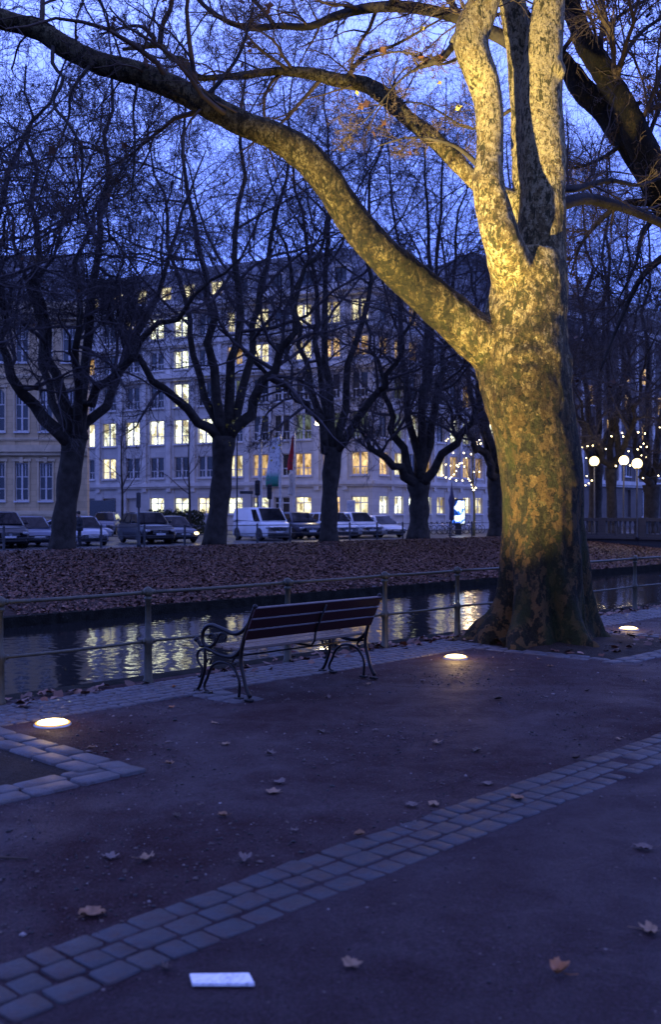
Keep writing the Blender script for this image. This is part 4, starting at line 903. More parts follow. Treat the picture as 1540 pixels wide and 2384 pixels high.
# ------------------------------------------------------------------ buildings
def facade_axes(C, along, out): return (Vector(along).normalized(), Vector(out).normalized(), Vector((0, 0, 1)))
class Facade:
    "a wall with real openings: piers between window columns, spandrels between rows"
    def __init__(s, root, C, along, out, length, height, stone, trim):
        s.root = root; s.C = Vector(C); s.a, s.o, s.z = facade_axes(C, along, out); s.len = length; s.h = height; s.stone = stone; s.trim = trim
    def P(s, d, out, h): return s.C+s.a*d+s.o*out+s.z*h
    def ax(s): return (s.a, s.o, s.z)
    def bx(s, b, d0, d1, o0, o1, h0, h1): b.box(s.P((d0+d1)/2, (o0+o1)/2, (h0+h1)/2), (d1-d0, o1-o0, h1-h0), s.ax())
    def shell(s, cols, rows, w, depth=.32, name='wall', pil=.16, pilw=.5):
        "cols: list of centre distances, rows: list of (h0,h1)"
        b = MB(); lo = rows[0][0]; cols = sorted(cols)
        edges = [0]+[x for c in cols for x in (c-w/2, c+w/2)]+[s.len]
        for i in range(0, len(edges), 2):
            if edges[i+1]-edges[i] > .02: s.bx(b, edges[i], edges[i+1], -depth, 0, -.2, s.h)
        hs = [-.2]+[x for r in rows for x in r]+[s.h]
        for c in cols:
            for i in range(0, len(hs), 2):
                s.bx(b, c-w/2, c+w/2, -depth, -.05, hs[i], hs[i+1])
        s.bx(b, 0, s.len, -depth-.25, -depth-.002, -.2, s.h)
        reparent(b.build(name, s.stone), s.root)
        if pil:
            b = MB()
            for i in range(2, len(edges)-2, 2):
                m = (edges[i]+edges[i+1])/2; pw = min(pilw, (edges[i+1]-edges[i])*.55)
                s.bx(b, m-pw/2, m+pw/2, .002, pil, rows[0][1]+.6, rows[-1][1]+.5)
            reparent(b.build('pilaster', s.trim), s.root)
    def band(s, h, t, out, name='cornice'):
        b = MB(); s.bx(b, -.05, s.len+.05, .003, out, h-t/2, h+t/2); s.bx(b, -.05, s.len+.05, .003, out*.6, h-t, h-t/2-.002)
        reparent(b.build(name, s.trim), s.root)
    def window(s, d, h0, h1, w, lit=None, style='pair', depth=.24, part='window'):
        b = MB(); o0, o1 = -depth-.03, -depth+.05; fw = .07; H = h1-h0
        b_ = lambda d0, d1, a, c, oo=0: s.bx(b, d0, d1, o0, o1+oo, a, c)
        b_(d-w/2, d-w/2+fw, h0, h1); b_(d+w/2-fw, d+w/2, h0, h1); b_(d-w/2+fw, d+w/2-fw, h1-fw, h1); b_(d-w/2+fw, d+w/2-fw, h0, h0+fw)
        if style == 'pair':
            b_(d-.09, d+.09, h0+fw, h1-fw, .06)
            for q in (-1, 1):
                x0, x1 = (d-w/2+fw, d-.09) if q < 0 else (d+.09, d+w/2-fw); b_(x0, x1, h0+H*.33, h0+H*.33+.07); m = (x0+x1)/2; b_(m-.025, m+.025, h0+fw, h0+H*.33)
        elif style == 'cross':
            b_(d-.05, d+.05, h0+fw, h1-fw); b_(d-w/2+fw, d-.05, h0+H*.62, h0+H*.62+.09); b_(d+.05, d+w/2-fw, h0+H*.62, h0+H*.62+.09)
        elif style == 'tall':
            b_(d-.06, d+.06, h0+fw, h1-fw, .03)
            for f in (.3, .62):
                for x0, x1 in ((d-w/2+fw, d-.06), (d+.06, d+w/2-fw)): b_(x0, x1, h0+H*f, h0+H*f+.06)
            for x0, x1 in ((d-w/2+fw, d-.06), (d+.06, d+w/2-fw)):
                m = (x0+x1)/2; b_(m-.02, m+.02, h0+H*.62+.06, h1-fw)
        else:
            b_(d-.03, d+.03, h0+fw, h1-fw)
        s.bx(b, d-w/2-.1, d+w/2+.1, -.03, .12, h0-.14, h0-.01)
        f = reparent(b.build(part, M['white_frame']), s.root)
        b = MB(); b.quad(s.P(d-w/2+.02, -depth, h0), s.P(d+w/2-.02, -depth, h0), s.P(d+w/2-.02, -depth, h1), s.P(d-w/2+.02, -depth, h1))
        b.build('pane', M['pane_'+lit] if lit else M['pane_dark'], f)
        return f
def px_to_d(C, a, px):
    "distance along a facade line at which a picture column meets it"
    r = (px-CX)/F; return (r*C.y-C.x)/(a.x-r*a.y)
# B: the long office block, front face and the side running along the canal
Cc = Vector((3.82, 91.6, 0)); aL = Vector((-.894, .447, 0)); aR = Vector((UX, UY, 0))
rootB = empty('office_building', Cc, 'long grey stone office building with many lit windows behind the parked cars', 'building')
rowsB = [(1.6, 3.2), (5.2, 7.3), (8.6, 11.0), (12.3, 14.6), (16.1, 17.9), (19.3, 21.3)]
f1 = Facade(rootB, Cc, aL, (-.447, -.894, 0), 42, 22.6, M['grey_stone'], M['grey_trim'])
pxs = [838, 772, 706, 656, 607, 547, 478, 422, 365, 309, 254, 205]
cols1 = [px_to_d(Cc, aL, p) for p in pxs]
f1.shell(cols1, rowsB, 1.72)
lit1 = {0: {365: 'cold', 422: 'cold', 478: 'cream', 547: 'cold', 607: 'cold', 706: 'cream', 772: 'warm', 838: 'cream'},
 1: {254: 'cream', 547: 'cream', 607: 'warm', 706: 'warm', 772: 'warm', 838: 'warm'},
 2: {205: 'cold', 254: 'cold', 309: 'cold', 365: 'cold', 422: 'cold', 478: 'cold', 706: 'dim', 772: 'dim', 838: 'dim'},
 3: {422: 'cold', 547: 'dim'},
 4: {205: 'amber', 422: 'cold', 547: 'warm', 607: 'cream', 706: 'cream', 772: 'warm', 838: 'warm'},
 5: {309: 'cream', 365: 'cold', 422: 'cold', 547: 'cream', 607: 'cream', 706: 'cream', 772: 'cream', 838: 'cream'}}
for p, d in zip(pxs, cols1):
    for r, (h0, h1) in enumerate(rowsB):
        if r == 0 and p in (309, 254, 205): continue
        f1.window(d, h0, h1, 1.72 if r else 1.65, lit1[r].get(p), 'cross' if r == 0 else 'pair')
b = MB()
for p in (230,):
    d = px_to_d(Cc, aL, p); f1.bx(b, d-2.2, d+2.2, .004, .05, .1, 3.0)
reparent(b.build('gateway', M['pane_dark']), rootB)
f2 = Facade(rootB, Cc, aR, (UY, -UX, 0), 20.5, 22.6, M['grey_stone'], M['grey_trim'])
cols2 = [1.62+2.15*i for i in range(9)]
f2.shell(cols2, rowsB, 1.25, pilw=.35)
lit2 = {0: 'cold cold  cold cold cream cream cream cream', 1: 'warm cream - amber cream amber warm amber -', 2: '- dim cold - - cold cold - cold', 3: '- dim - - - - amber - -', 4: 'amber amber amber - - - - - -', 5: '- - amber - - - amber - -'}
for r, s_ in lit2.items():
    ls = s_.split()
    for i, d in enumerate(cols2):
        k = ls[i] if i < len(ls) else '-'
        f2.window(d, rowsB[r][0], rowsB[r][1] if r else 3.9, 1.25, None if k == '-' else k, 'tall' if r == 0 else 'pair_narrow')
for f in (f1, f2):
    for h, t, o in ((4.5, .35, .3), (15.4, .5, .55), (18.6, .35, .35), (22.4, .7, .8)): f.band(h, t, o)
# mansard roof with lit dormers
b = MB()
def P1(d, o, h): return f1.P(d, o, h)
e1 = f1.P(42, 0, 22.7); k0 = Cc+Vector((0, 0, 22.7)); e2 = f2.P(20.5, 0, 22.7)
inn = (-f1.o*3.2-f2.o*3.2)*.9
t1 = f1.P(42, -3.4, 27.0); tk = k0+inn+Vector((0, 0, 4.3)); t2 = f2.P(20.5, -3.4, 27.0)
m1 = f1.P(42, -14, 28.2); mk = k0+inn*3.6+Vector((0, 0, 5.5)); m2 = f2.P(20.5, -14, 28.2)
b.add([e1, k0, e2, t1, tk, t2, m1, mk, m2], [(0, 1, 4, 3), (1, 2, 5, 4), (3, 4, 7, 6), (4, 5, 8, 7)])
bk1 = f1.P(42, -14, 0); bk2 = f2.P(20.5, -14, 0)
b.add([f1.P(42, -.3, 0), bk1, m1, t1, e1], [(0, 1, 2, 3, 4)]); b.add([f2.P(20.5, -.3, 0), bk2, m2, t2, e2], [(0, 1, 2, 3, 4)])
reparent(b.build('roof', M['roof']), rootB)
for p, k in ((213, 'cream'), (270, 'cream'), (325, 'cream'), (382, 'cream'), (436, 'cream'), (500, 'cream'), (560, None), (640, None), (710, None), (790, None)):
    d = px_to_d(Cc, aL, p); b = MB()
    f1.bx(b, d-.85, d-.62, -2.6, -.35, 22.7, 24.5); f1.bx(b, d+.62, d+.85, -2.6, -.35, 22.7, 24.5); f1.bx(b, d-.95, d+.95, -2.8, -.25, 24.5, 24.75); f1.bx(b, d-.62, d+.62, -2.6, -.5, 22.7, 22.95)
    f = reparent(b.build('dormer', M['grey_trim']), rootB); b = MB()
    for q in (-1, 1): b.quad(f1.P(d+(-.60 if q < 0 else .05), -.55, 22.98), f1.P(d+(-.05 if q < 0 else .60), -.55, 22.98), f1.P(d+(-.05 if q < 0 else .60), -.55, 24.47), f1.P(d+(-.60 if q < 0 else .05), -.55, 24.47))
    b.build('pane', M['pane_'+k] if k else M['pane_dark'], f)

# A: cream building at the left
CA = Vector((-18.1, 75, 0)); rootA = empty('stone_house', CA, 'cream stone building with tall white framed windows at the left edge', 'building')
fA = Facade(rootA, CA, (-1, 0, 0), (0, -1, 0), 22, 17.0, M['cream_stone'], M['cream_trim'])
rowsA = [(2.6, 5.4), (7.75, 10.9), (12.9, 15.6)]
colsA = [px_to_d(CA, Vector((-1, 0, 0)), p) for p in (160, 106, 50, -5, -60, -115)]
fA.shell(colsA, rowsA, .98, .4, pil=0)
for i, d in enumerate(colsA):
    for r, (h0, h1) in enumerate(rowsA): fA.window(d, h0, h1, .98, None, 'tall', .2)
    for r, (h0, h1) in enumerate(rowsA):
        b = MB(); fA.bx(b, d-.62, d-.50, .003, .07, h0-.1, h1+.10); fA.bx(b, d+.50, d+.62, .003, .07, h0-.1, h1+.10); fA.bx(b, d-.70, d+.70, .003, .12, h1+.103, h1+.3); fA.bx(b, d-.13, d+.13, .004, .17, h1-.0, h1+.42)
        if r == 1:      # round head: stone fillets closing the upper corners
            for q in (-1, 1):
                arc = [(q*.49*math.cos(a), h1-.5+.5*math.sin(a)) for a in [math.pi/2*k/6 for k in range(7)]]+[(q*.495, h1+.004)]
                b.prism([(d+x, y) for x, y in arc], -.16, -.004, lambda x, y, o: fA.P(x, o, y))
        reparent(b.build('window_surround', M['cream_trim']), rootA)
fA.band(6.45, .5, .4, 'string_course'); fA.band(16.8, .8, .8); fA.band(7.2, .16, .1, 'string_course'); fA.band(1.7, .3, .12, 'plinth'); fA.band(11.9, .2, .12, 'string_course')
b = MB(); fA.bx(b, -.0, .35, .004, .12, 7.3, 16.3); reparent(b.build('corner_pilaster', M['cream_trim']), rootA)
b = MB(); V = [fA.P(0, 0, 17.2), fA.P(22, 0, 17.2), fA.P(22, -2.6, 21.5), fA.P(.9, -2.6, 21.5), fA.P(22, -10, 22.5), fA.P(3.2, -10, 22.5)]
b.add(V, [(0, 1, 2, 3), (3, 2, 4, 5)]); b.add([fA.P(0, 0, 17.2), fA.P(3.2, -10, 17.2), fA.P(3.2, -10, 22.5), fA.P(.9, -2.6, 21.5)], [(0, 3, 2, 1)])
reparent(b.build('roof', M['roof']), rootA)
b = MB(); b.add([fA.P(0, -.4, 0), fA.P(3.2, -10, 0), fA.P(3.2, -10, 17.2), fA.P(0, -.4, 17.2)], [(0, 1, 2, 3)]); reparent(b.build('side_wall', M['cream_stone']), rootA)

# C: the next block along the canal, seen right of the big trunk
CC = Cc+aR*24; rootC = empty('corner_block', CC, 'tall dark stone building with a few narrow lit windows, right of the big trunk', 'building')
f3 = Facade(rootC, CC, aR, (UY, -UX, 0), 150, 27, M['dark_stone'], M['grey_trim'])
c3 = [2+4.6*i for i in range(32)]; rowsC = [(1.2, 4.6), (6.3, 9.0), (10.6, 13.2), (14.6, 17.0), (18.2, 20.4), (21.6, 23.6)]
f3.shell(c3, rowsC, 1.5, pilw=.6)
litC = [(1388, 787), (1449, 812), (1467, 817), (1505, 810), (1448, 867), (1505, 872), (1472, 944), (1522, 947), (1420, 1010), (1500, 1020), (1390, 940)]
pick = set()
for px, py in litC:
    d = px_to_d(CC, aR, px); z = CC.y+aR.y*d; h = EYE+(HY-py)*z/F
    i = int(np.argmin([abs(c-d) for c in c3])); r = int(np.argmin([abs((a+c)/2-h) for a, c in rowsC])); pick.add((i, r))
for i in range(2, 31):
    for r in (0, 1, 2, 3, 4):
        if (i*3+r) % 2 == 0 or (i, r) in pick:
            if r < 3 or (i, r) in pick: f3.window(c3[i], *rowsC[r], 1.5, 'warm' if (i, r) in pick else None, 'x')
for h, t, o in ((5.4, .5, .4), (24.6, .6, .6)): f3.band(h, t, o)
b = MB(); b.add([f3.P(0, 0, 27), f3.P(150, 0, 27), f3.P(150, -6, 31), f3.P(0, -6, 31)], [(0, 1, 2, 3)]); b.add([f3.P(0, -.3, 0), f3.P(0, -12, 0), f3.P(0, -12, 30), f3.P(0, -6, 31), f3.P(0, 0, 27)], [(0, 1, 2, 3, 4)])
reparent(b.build('roof', M['roof']), rootC)
# low distant block closing the gap at the left of the office building
cD = Vector((-55, 130, 0)); rootD = empty('distant_block', cD, 'dark distant building showing above the left corner roof', 'building')
fD = Facade(rootD, cD, (1, 0, 0), (0, -1, 0), 45, 27, M['dark_stone'], M['grey_trim']); fD.shell([3+5*i for i in range(8)], [(4, 6.5), (9, 11.5), (14, 16.5), (19, 21.5)], 1.6, pil=0)
b = MB(); fD.bx(b, 0, 45, -10, -.6, 0, 30); reparent(b.build('roof', M['roof']), rootD)

# ------------------------------------------------------------------ bridge across the canal
rootBr = empty('stone_bridge', W(63, 40), 'dark stone bridge crossing the canal at the right, with parapet and low opening', 'bridge')
t0 = 62.0
def bridge_box(b, s0, s1, ta, tb, h0, h1, bev=0): b.box(W((ta+tb)/2, (s0+s1)/2, (h0+h1)/2), (tb-ta, s1-s0, h1-h0), ax, bev)
b = MB(); bridge_box(b, 28.2, 40.4, t0, t0+10, -1.9, -.06); bridge_box(b, 4, 20.5, t0, t0+10, -1.9, -.06); bridge_box(b, 20.5, 28.2, t0, t0+10, -.62, -.06)
reparent(b.build('abutment', M['bridge_stone']), rootBr)
b = MB(); bridge_box(b, 4, 40.4, t0-.25, t0+10, -.058, .14); bridge_box(b, 4, 28.6, t0-.14, t0-.004, -.5, -.25); reparent(b.build('deck_edge', M['bridge_stone']), rootBr)
b = MB(); bridge_box(b, 4, 40.4, t0-.1, t0+.2, 1.12, 1.34); bridge_box(b, 4, 40.4, t0-.05, t0+.15, .142, .3)
for i in range(13): bridge_box(b, 4.2+2.9*i, 4.75+2.9*i, t0-.12, t0+.22, .143, 1.36)
reparent(b.build('parapet', M['bridge_stone']), rootBr)
b = MB()
for i in range(101):
    s_ = 4.9+.35*i
    if ((s_-4.2) % 2.9) > .65: b.lathe(W(t0+.05, s_, .3), [(.08, 0), (.05, .08), (.10, .3), (.05, .6), (.09, .82)], 6)
reparent(tag(b.build('baluster', M['bridge_stone']), kind='stuff'), rootBr)
# thin landing stage rail standing in the water in front of the bridge
b = MB(); p = PX(1380, 1338, 52); q = PX(1415, 1337, 52)
b.tube([p, q], .05, 6); b.tube([p, p-Vector((0, 0, 1.4))], .05, 6); b.tube([q, q-Vector((0, 0, 1.4))], .05, 6); tag(b.build('mooring_rail', M['far_fence']), 'thin dark mooring rail standing in the canal before the bridge', 'rail')

# ------------------------------------------------------------------ far railing
rootF = empty('far_railing', W(18, 41.6), 'thin dark two bar railing along the far quay in front of the parked cars', 'railing')
ts = [15+2.55*i for i in range(19)]
for t in ts:
    b = MB(); b.box(W(t, 41.6, .5), (.09, .09, 1.02), ax, .01); b.ball(W(t, 41.6, 1.04), .06, 6, 5); reparent(b.build('post', M['far_fence']), rootF)
for h in (.98, .52):
    b = MB(); b.tube([W(15, 41.6, h), W(61, 41.6, h)], .022, 6); reparent(b.build('rail', M['far_fence']), rootF)
# ------------------------------------------------------------------ cars: x forward, y left, z up, origin on the ground at the front bumper centre
def car(label, px, s, mat, kind='saloon', turn=0.0, cat='car', group='vehicles parked nose to the canal', plate=True, t=None, heading=None, lamp_on=False):
    p = dict(
     saloon=dict(L=4.65, Wd=1.82, H=1.47, hood=.86, nose=.66, cowl=1.15, roof0=1.85, roof1=3.2, back=4.15, deck=.98, belt=.92),
     suv=dict(L=4.75, Wd=1.92, H=1.70, hood=1.06, nose=.84, cowl=1.10, roof0=1.75, roof1=4.05, back=4.62, deck=1.12, belt=1.10),
     van=dict(L=4.95, Wd=1.92, H=1.97, hood=1.16, nose=.92, cowl=.72, roof0=1.45, roof1=4.75, back=4.90, deck=1.25, belt=1.16))[kind]
    L, Wd, H = p['L'], p['Wd'], p['H']; hw = Wd/2
    s0 = s; tt = tOf(px, s0) if t is None else t
    nose = Vector((UY, -UX, 0)) if heading is None else Vector(heading)
    rz = math.atan2(nose.y, nose.x)+(turn if heading is not None else turn-.30)
    root = empty({'van': 'parked_van'}.get(kind, 'parked_car'), W(tt, s0, 0), label, cat, group, rz)
    # lower body
    st = [(0, .30, p['nose']-.12, .80), (-.10, .22, p['nose'], .90), (-.45, .20, p['hood']-.08, .97), (-p['cowl'], .20, p['hood'], 1.0), (-p['roof0'], .20, p['belt'], 1.0), (-2.6, .20, p['belt']+.02, 1.0),
          (-p['roof1'], .20, p['belt']+.03, 1.0), (-L+.45, .22, p['deck'], .98), (-L+.08, .26, p['deck']-.06, .93), (-L, .34, p['deck']-.2, .86)]
    V = []; m = 11
    for x, zb, zt, k in st:
        w = hw*k
        for y, z in ((-w*.90, zb), (-w*.985, zb+.10), (-w, zb+(zt-zb)*.45), (-w*.985, zb+(zt-zb)*.78), (-w*.93, zt-.03), (-w*.80, zt+.01)): V.append((x, y, z))
        V.append((x, 0, zt+.035))
        for y, z in ((w*.80, zt+.01), (w*.93, zt-.03), (w*.985, zb+(zt-zb)*.78), (w, zb+(zt-zb)*.45), (w*.985, zb+.10), (w*.90, zb)): V.append((x, y, z))
    m = 13; n = len(st)
    fs = [(i*m+j, i*m+(j+1) % m, (i+1)*m+(j+1) % m, (i+1)*m+j) for i in range(n-1) for j in range(m)]+[tuple(range(m)), tuple(reversed(range((n-1)*m, n*m)))]
    b = MB(); b.add(V, fs, True)
    # cabin
    bz, tz = p['belt']-.02, H; iw = hw*.93; tw = hw*(.74 if kind != 'van' else .86)
    c0 = [(-p['cowl'], iw, p['hood']-.01), (-p['back'], iw*.97, p['deck'])]; c1 = [(-p['roof0'], tw, tz-.04), (-p['roof1'], tw*.98, tz-.05)]
    mid = (-(p['roof0']+p['roof1'])/2, tw*1.01, tz)
    cv = []
    for x, w, z in (c0[0], c1[0], mid, c1[1], c0[1]):
        cv += [(x, -w, z), (x, -w*.85, z+.035), (x, 0, z+.05), (x, w*.85, z+.035), (x, w, z)]
    b.add(cv, [(i*5+j, i*5+j+1, (i+1)*5+j+1, (i+1)*5+j) for i in range(4) for j in range(4)]+[(0, 5, 10, 15, 20), (4, 24, 19, 14, 9)], True)
    b.build('body', mat, root)
    # glass, a few mm proud of the paint
    def lerp(a, c, u): return tuple(a[i]+(c[i]-a[i])*u for i in range(3))
    def glass_quad(q, off, name, inset=.06):
        c = tuple(sum(v[i] for v in q)/4 for i in range(3)); g_ = [tuple(v[i]+(c[i]-v[i])*inset+off[i] for i in range(3)) for v in q]
        inner = [tuple(v[i]-off[i]*1.5 for i in range(3)) for v in g_]
        b = MB(); b.add([Vector(v) for v in g_+inner], [(0, 1, 2, 3), (7, 6, 5, 4), (0, 4, 5, 1), (1, 5, 6, 2), (2, 6, 7, 3), (3, 7, 4, 0)]); return b.build(name, M['glass'], root)
    A0 = (c0[0][0], -iw*.92, c0[0][2]+.05); B0 = (c0[0][0], iw*.92, c0[0][2]+.05); A1 = (c1[0][0], -tw*.9, c1[0][2]+.01); B1_ = (c1[0][0], tw*.9, c1[0][2]+.01)
    glass_quad([A0, B0, B1_, A1], (.035, 0, .035), 'windscreen', .05)
    glass_quad([(c0[1][0], -iw*.9, c0[1][2]+.05), (c1[1][0], -tw*.88, c1[1][2]), (c1[1][0], tw*.88, c1[1][2]), (c0[1][0], iw*.9, c0[1][2]+.05)], (-.03, 0, .04), 'rear_window', .08)
    xs = [0.0, .36, .70, 1.0] if kind != 'van' else [0.0, .26]
    for q in (-1, 1):
        for u0, u1 in zip(xs[:-1], xs[1:]):
            def bt(u): x = c0[0][0]+(c0[1][0]-c0[0][0])*u; return (x, q*iw*1.0, bz+(.06 if kind != 'van' else .02))
            def tp(u): x = c1[0][0]+(c1[1][0]-c1[0][0])*u; return (x, q*tw*1.0, tz-.07)
            glass_quad([bt(u0+.02), bt(u1-.02), tp(u1-.02), tp(u0+.02)], (0, q*.018, .006), 'side_window', .07)
    # nose
    b = MB(); zn = p['nose']; big = kind != 'saloon'
    b.box((-.02, 0, zn-.20), (.10, Wd*.46, .20 if big else .15), None, .03); b.box((.0, 0, .36), (.12, Wd*.80, .14), None, .04); b.build('grille', M['black_plastic'], root)
    b = MB()
    for k in range(2): b.box((.038, 0, zn-.24+.08*k), (.02, Wd*.44, .016))
    b.lathe(Vector((0, 0, 0)), [(.07, -.01), (.07, .01)], 14)
    for i in range(len(b.v)-28, len(b.v)): v = b.v[i]; b.v[i] = (.045+v[2], v[0], zn-.2+v[1])
    b.build('badge', M['chrome'], root)
    for q in (-1, 1):
        b = MB(); b.box((-.10, q*hw*.70, zn-.13), (.26, Wd*.19, .14), (Vector((.93, q*-.36, 0)), Vector((q*.36, .93, 0)), Vector((0, 0, 1))), .04); b.build('headlight', M['lamp_glow'] if (lamp_on and q > 0) else M['head_glass'], root)
        b = MB(); b.box((-p['cowl']-.35, q*(hw+.09), p['belt']+.07), (.12, .2, .13), None, .035); b.build('mirror', mat if kind != 'van' else M['black_plastic'], root)
        for x in (-.85, -L+.90):
            R = .33 if kind == 'saloon' else .36
            b = MB(); pr = [(R*.62, -.11), (R*.9, -.11), (R, -.07), (R, .07), (R*.9, .11), (R*.62, .11)]
            b.lathe(Vector((0, 0, 0)), pr, 20); b.v = [(x+v[0], q*(hw-.12)+v[2], R+v[1]) for v in b.v]; w_ = b.build('tyre', M['rubber'], root)
            b = MB(); b.lathe(Vector((0, 0, 0)), [(R*.60, -.02), (R*.58, .02), (.06, .0), (.05, .03)], 14)
            b.v = [(x+v[0], q*(hw-.025+v[2]), R+v[1]) for v in b.v]; b.build('rim', M['rim'], w_)
            b = MB(); n_ = 14; arc = [(x+(R+.07)*math.cos(math.pi*k/n_), R+(R+.06)*math.sin(math.pi*k/n_)) for k in range(n_+1)]+[(x-(R+.07), .2), (x+(R+.07), .2)]
            b.prism(arc, -.02, .012, lambda a, c, h: Vector((a, q*(hw+h-.002), c))); b.build('wheel_arch', M['black_plastic'], root)
    if plate:
        b = MB(); b.box((.07, 0, .47 if not big else .52), (.02, .52, .115), None, .008); b.build('number_plate', M['plate'], root)
    return root
W1 = paint('white_paint', (.80, .80, .82)); S1 = paint('silver_paint', (.38, .39, .45)); K1 = paint('black_paint', (.018, .02, .028)); BL = paint('blue_grey_paint', (.10, .12, .19)); DB = paint('dark_blue_paint', (.03, .04, .075))
car('black off road car at the left edge of the parked row', 24, 43.4, K1, 'suv')
car('blue grey saloon parked left of the big left hand tree', 92, 44.2, BL, 'saloon')
car('silver blue saloon parked behind the standing person', 217, 43.8, S1, 'saloon')
car('silver car seen from its side behind the gap before the black off road car', 262, 52, S1, 'saloon', heading=(.98, .2, 0), plate=False)
car('small dark car far behind the silver car, left of the gateway', 238, 66, BL, 'suv', heading=(.1, -1, 0), plate=False)
car('large black off road car parked right of the thin sign post', 374, 43.7, K1, 'suv')
car('dark blue saloon with one shining headlamp beside the second tree', 432, 44.4, DB, 'saloon', lamp_on=True)
car('white delivery van parked in the middle of the row', 651, 43.6, W1, 'van', cat='van')
car('blue saloon just right of the white van', 690, 46.5, BL, 'saloon')
car('dark off road car half hidden by the third tree', 728, 44.4, DB, 'suv')
car('white estate car first right of the third tree', 812, 44.0, W1, 'suv')
car('white off road car in the middle of the three white cars', 868, 44.0, W1, 'suv')
car('white low saloon last in the row before the fourth tree', 924, 44.0, W1, 'saloon')
car('pale car seen through the gap above the bridge parapet', 1478, 66, S1, 'saloon', heading=(-1, -.1, 0), plate=False, t=88)

# ------------------------------------------------------------------ person waiting at the far railing
def skin_body():
    pts = {}; E = []
    def v(n, x, y, z, r): pts[n] = (x, y, z, r)
    # faces -x; y is the person's right
    v('pel', .0, 0, .93, .135); v('sp', .01, 0, 1.10, .14); v('ch', .0, 0, 1.30, .16); v('nk', -.03, 0, 1.47, .06); v('hd0', -.07, 0, 1.56, .078); v('hd1', -.075, 0, 1.66, .092); v('hd2', -.06, 0, 1.72, .06)
    E += [('pel', 'sp'), ('sp', 'ch'), ('ch', 'nk'), ('nk', 'hd0'), ('hd0', 'hd1'), ('hd1', 'hd2')]
    v('ns', -.165, 0, 1.625, .014); E.append(('hd1', 'ns'))
    for q, n in ((-1, 'l'), (1, 'r')):
        v('hip'+n, 0, q*.09, .90, .10); v('kn'+n, -.02+q*.02, q*.10, .50, .066); v('an'+n, .03+q*.02, q*.11, .09, .048); v('to'+n, -.12+q*.02, q*.13, .045, .04)
        E += [('pel', 'hip'+n), ('hip'+n, 'kn'+n), ('kn'+n, 'an'+n), ('an'+n, 'to'+n)]
        v('sh'+n, .01, q*.17, 1.38, .075); v('el'+n, .04, q*.25, 1.12, .058); v('wr'+n, -.20, q*.10, 1.20, .036); v('pm'+n, -.27, q*.06, 1.24, .034)
        E += [('ch', 'sh'+n), ('sh'+n, 'el'+n), ('el'+n, 'wr'+n), ('wr'+n, 'pm'+n)]
        for k in range(4):
            v(f'f{k}{n}', -.315+.004*k, q*(.055-.0*k), 1.285-.022*k, .0095); v(f'g{k}{n}', -.335+.006*k, q*.025, 1.30-.022*k, .008); E += [('pm'+n, f'f{k}{n}'), (f'f{k}{n}', f'g{k}{n}')]
        v('th'+n, -.265, q*.02, 1.29, .011); E.append(('pm'+n, 'th'+n))
    ks = list(pts); me = bpy.data.meshes.new('person'); me.from_pydata([pts[k][:3] for k in ks], [(ks.index(a), ks.index(c)) for a, c in E], []); me.update()
    o = link('person', me)
    sk = o.modifiers.new('s', 'SKIN'); sk.use_smooth_shade = True; ss = o.modifiers.new('u', 'SUBSURF'); ss.levels = ss.render_levels = 2
    for i, k in enumerate(ks):
        r = pts[k][3]; o.data.skin_vertices[0].data[i].radius = (r, r*(1.25 if k in ('ch', 'sp', 'pel') else 1)); o.data.skin_vertices[0].data[i].use_root = (k == 'pel')
    dg = bpy.context.evaluated_depsgraph_get(); m2 = bpy.data.meshes.new_from_object(o.evaluated_get(dg)); o.modifiers.clear(); o.data = m2
    for mt in (M['coat'], M['skin']): m2.materials.append(mt)
    for pl in m2.polygons:
        c = pl.center; pl.material_index = 1 if (c.z > 1.49 or (c.x < -.235 and c.z > 1.1 and c.z < 1.34)) else 0
        pl.use_smooth = True
    return o
pr = skin_body(); pp = PX(185, 1270, 48.7); pp.z = 0; pr.location = pp; pr.rotation_euler = (0, 0, R_(12))
tag(pr, 'person in a dark coat standing behind the far railing, head bent to a phone', 'person')
b = MB(); b.ball((-.055, 0, 1.675), .105, 12, 8, (1, .92, .95)); b.v = [v for v in b.v]; h_ = b.build('hair', M['hair'], pr)
b = MB(); b.lathe(Vector((0, 0, 0)), [(.17, .80), (.185, .86), (.165, 1.05), (.185, 1.28), (.16, 1.40), (.075, 1.47), (.07, 1.50)], 16); b.v = [(v[0]*.92, v[1]*1.18, v[2]) for v in b.v]; b.build('coat', M['coat'], pr)
b = MB(); b.box((-.31, 0, 1.31), (.012, .075, .15), (Vector((.8, 0, .6)), Vector((0, 1, 0)), Vector((-.6, 0, .8))), .004); o = b.build('phone', M['phone']); o.location = pp; o.rotation_euler = (0, 0, R_(12)); tag(o, 'black phone held in the hands of the person at the far railing', 'phone')

# ------------------------------------------------------------------ posts, flags, lamps, signs
def pole(name, label, cat, px, top, z, r, mat, base=None, group=None):
    p = PX(px, HY, z); p.z = 0; root = empty(name, p, label, cat, group); h = EYE+(HY-top)*z/F
    b = MB(); b.lathe(Vector((0, 0, 0)), [(r*1.8, 0), (r*1.8, .15), (r*1.1, .25), (r, h*.5), (r*.7, h), (.01, h+r)], 12); b.build('pole', mat, root); return root, h
root, h = pole('flagpole', 'pale flagpole with no flag behind the white van', 'flagpole', 606, 990, 74, .15, M['pole_white'])
root, h = pole('flagpole', 'flagpole with a long white banner turning green at the bottom', 'flagpole', 653, 1008, 74, .09, M['pole_white'])
m, nt, bs = newmat('banner_cloth'); co = coords(nt); sp = nt.nodes.new('ShaderNodeSeparateXYZ'); nt.links.new(co, sp.inputs[0])
c = ramp(nt, math_(nt, 'DIVIDE', sp.outputs['Z'], 10.0), [(.37, (.02, .22, .12)), (.43, (.10, .42, .32)), (.47, (.85, .85, .87))])
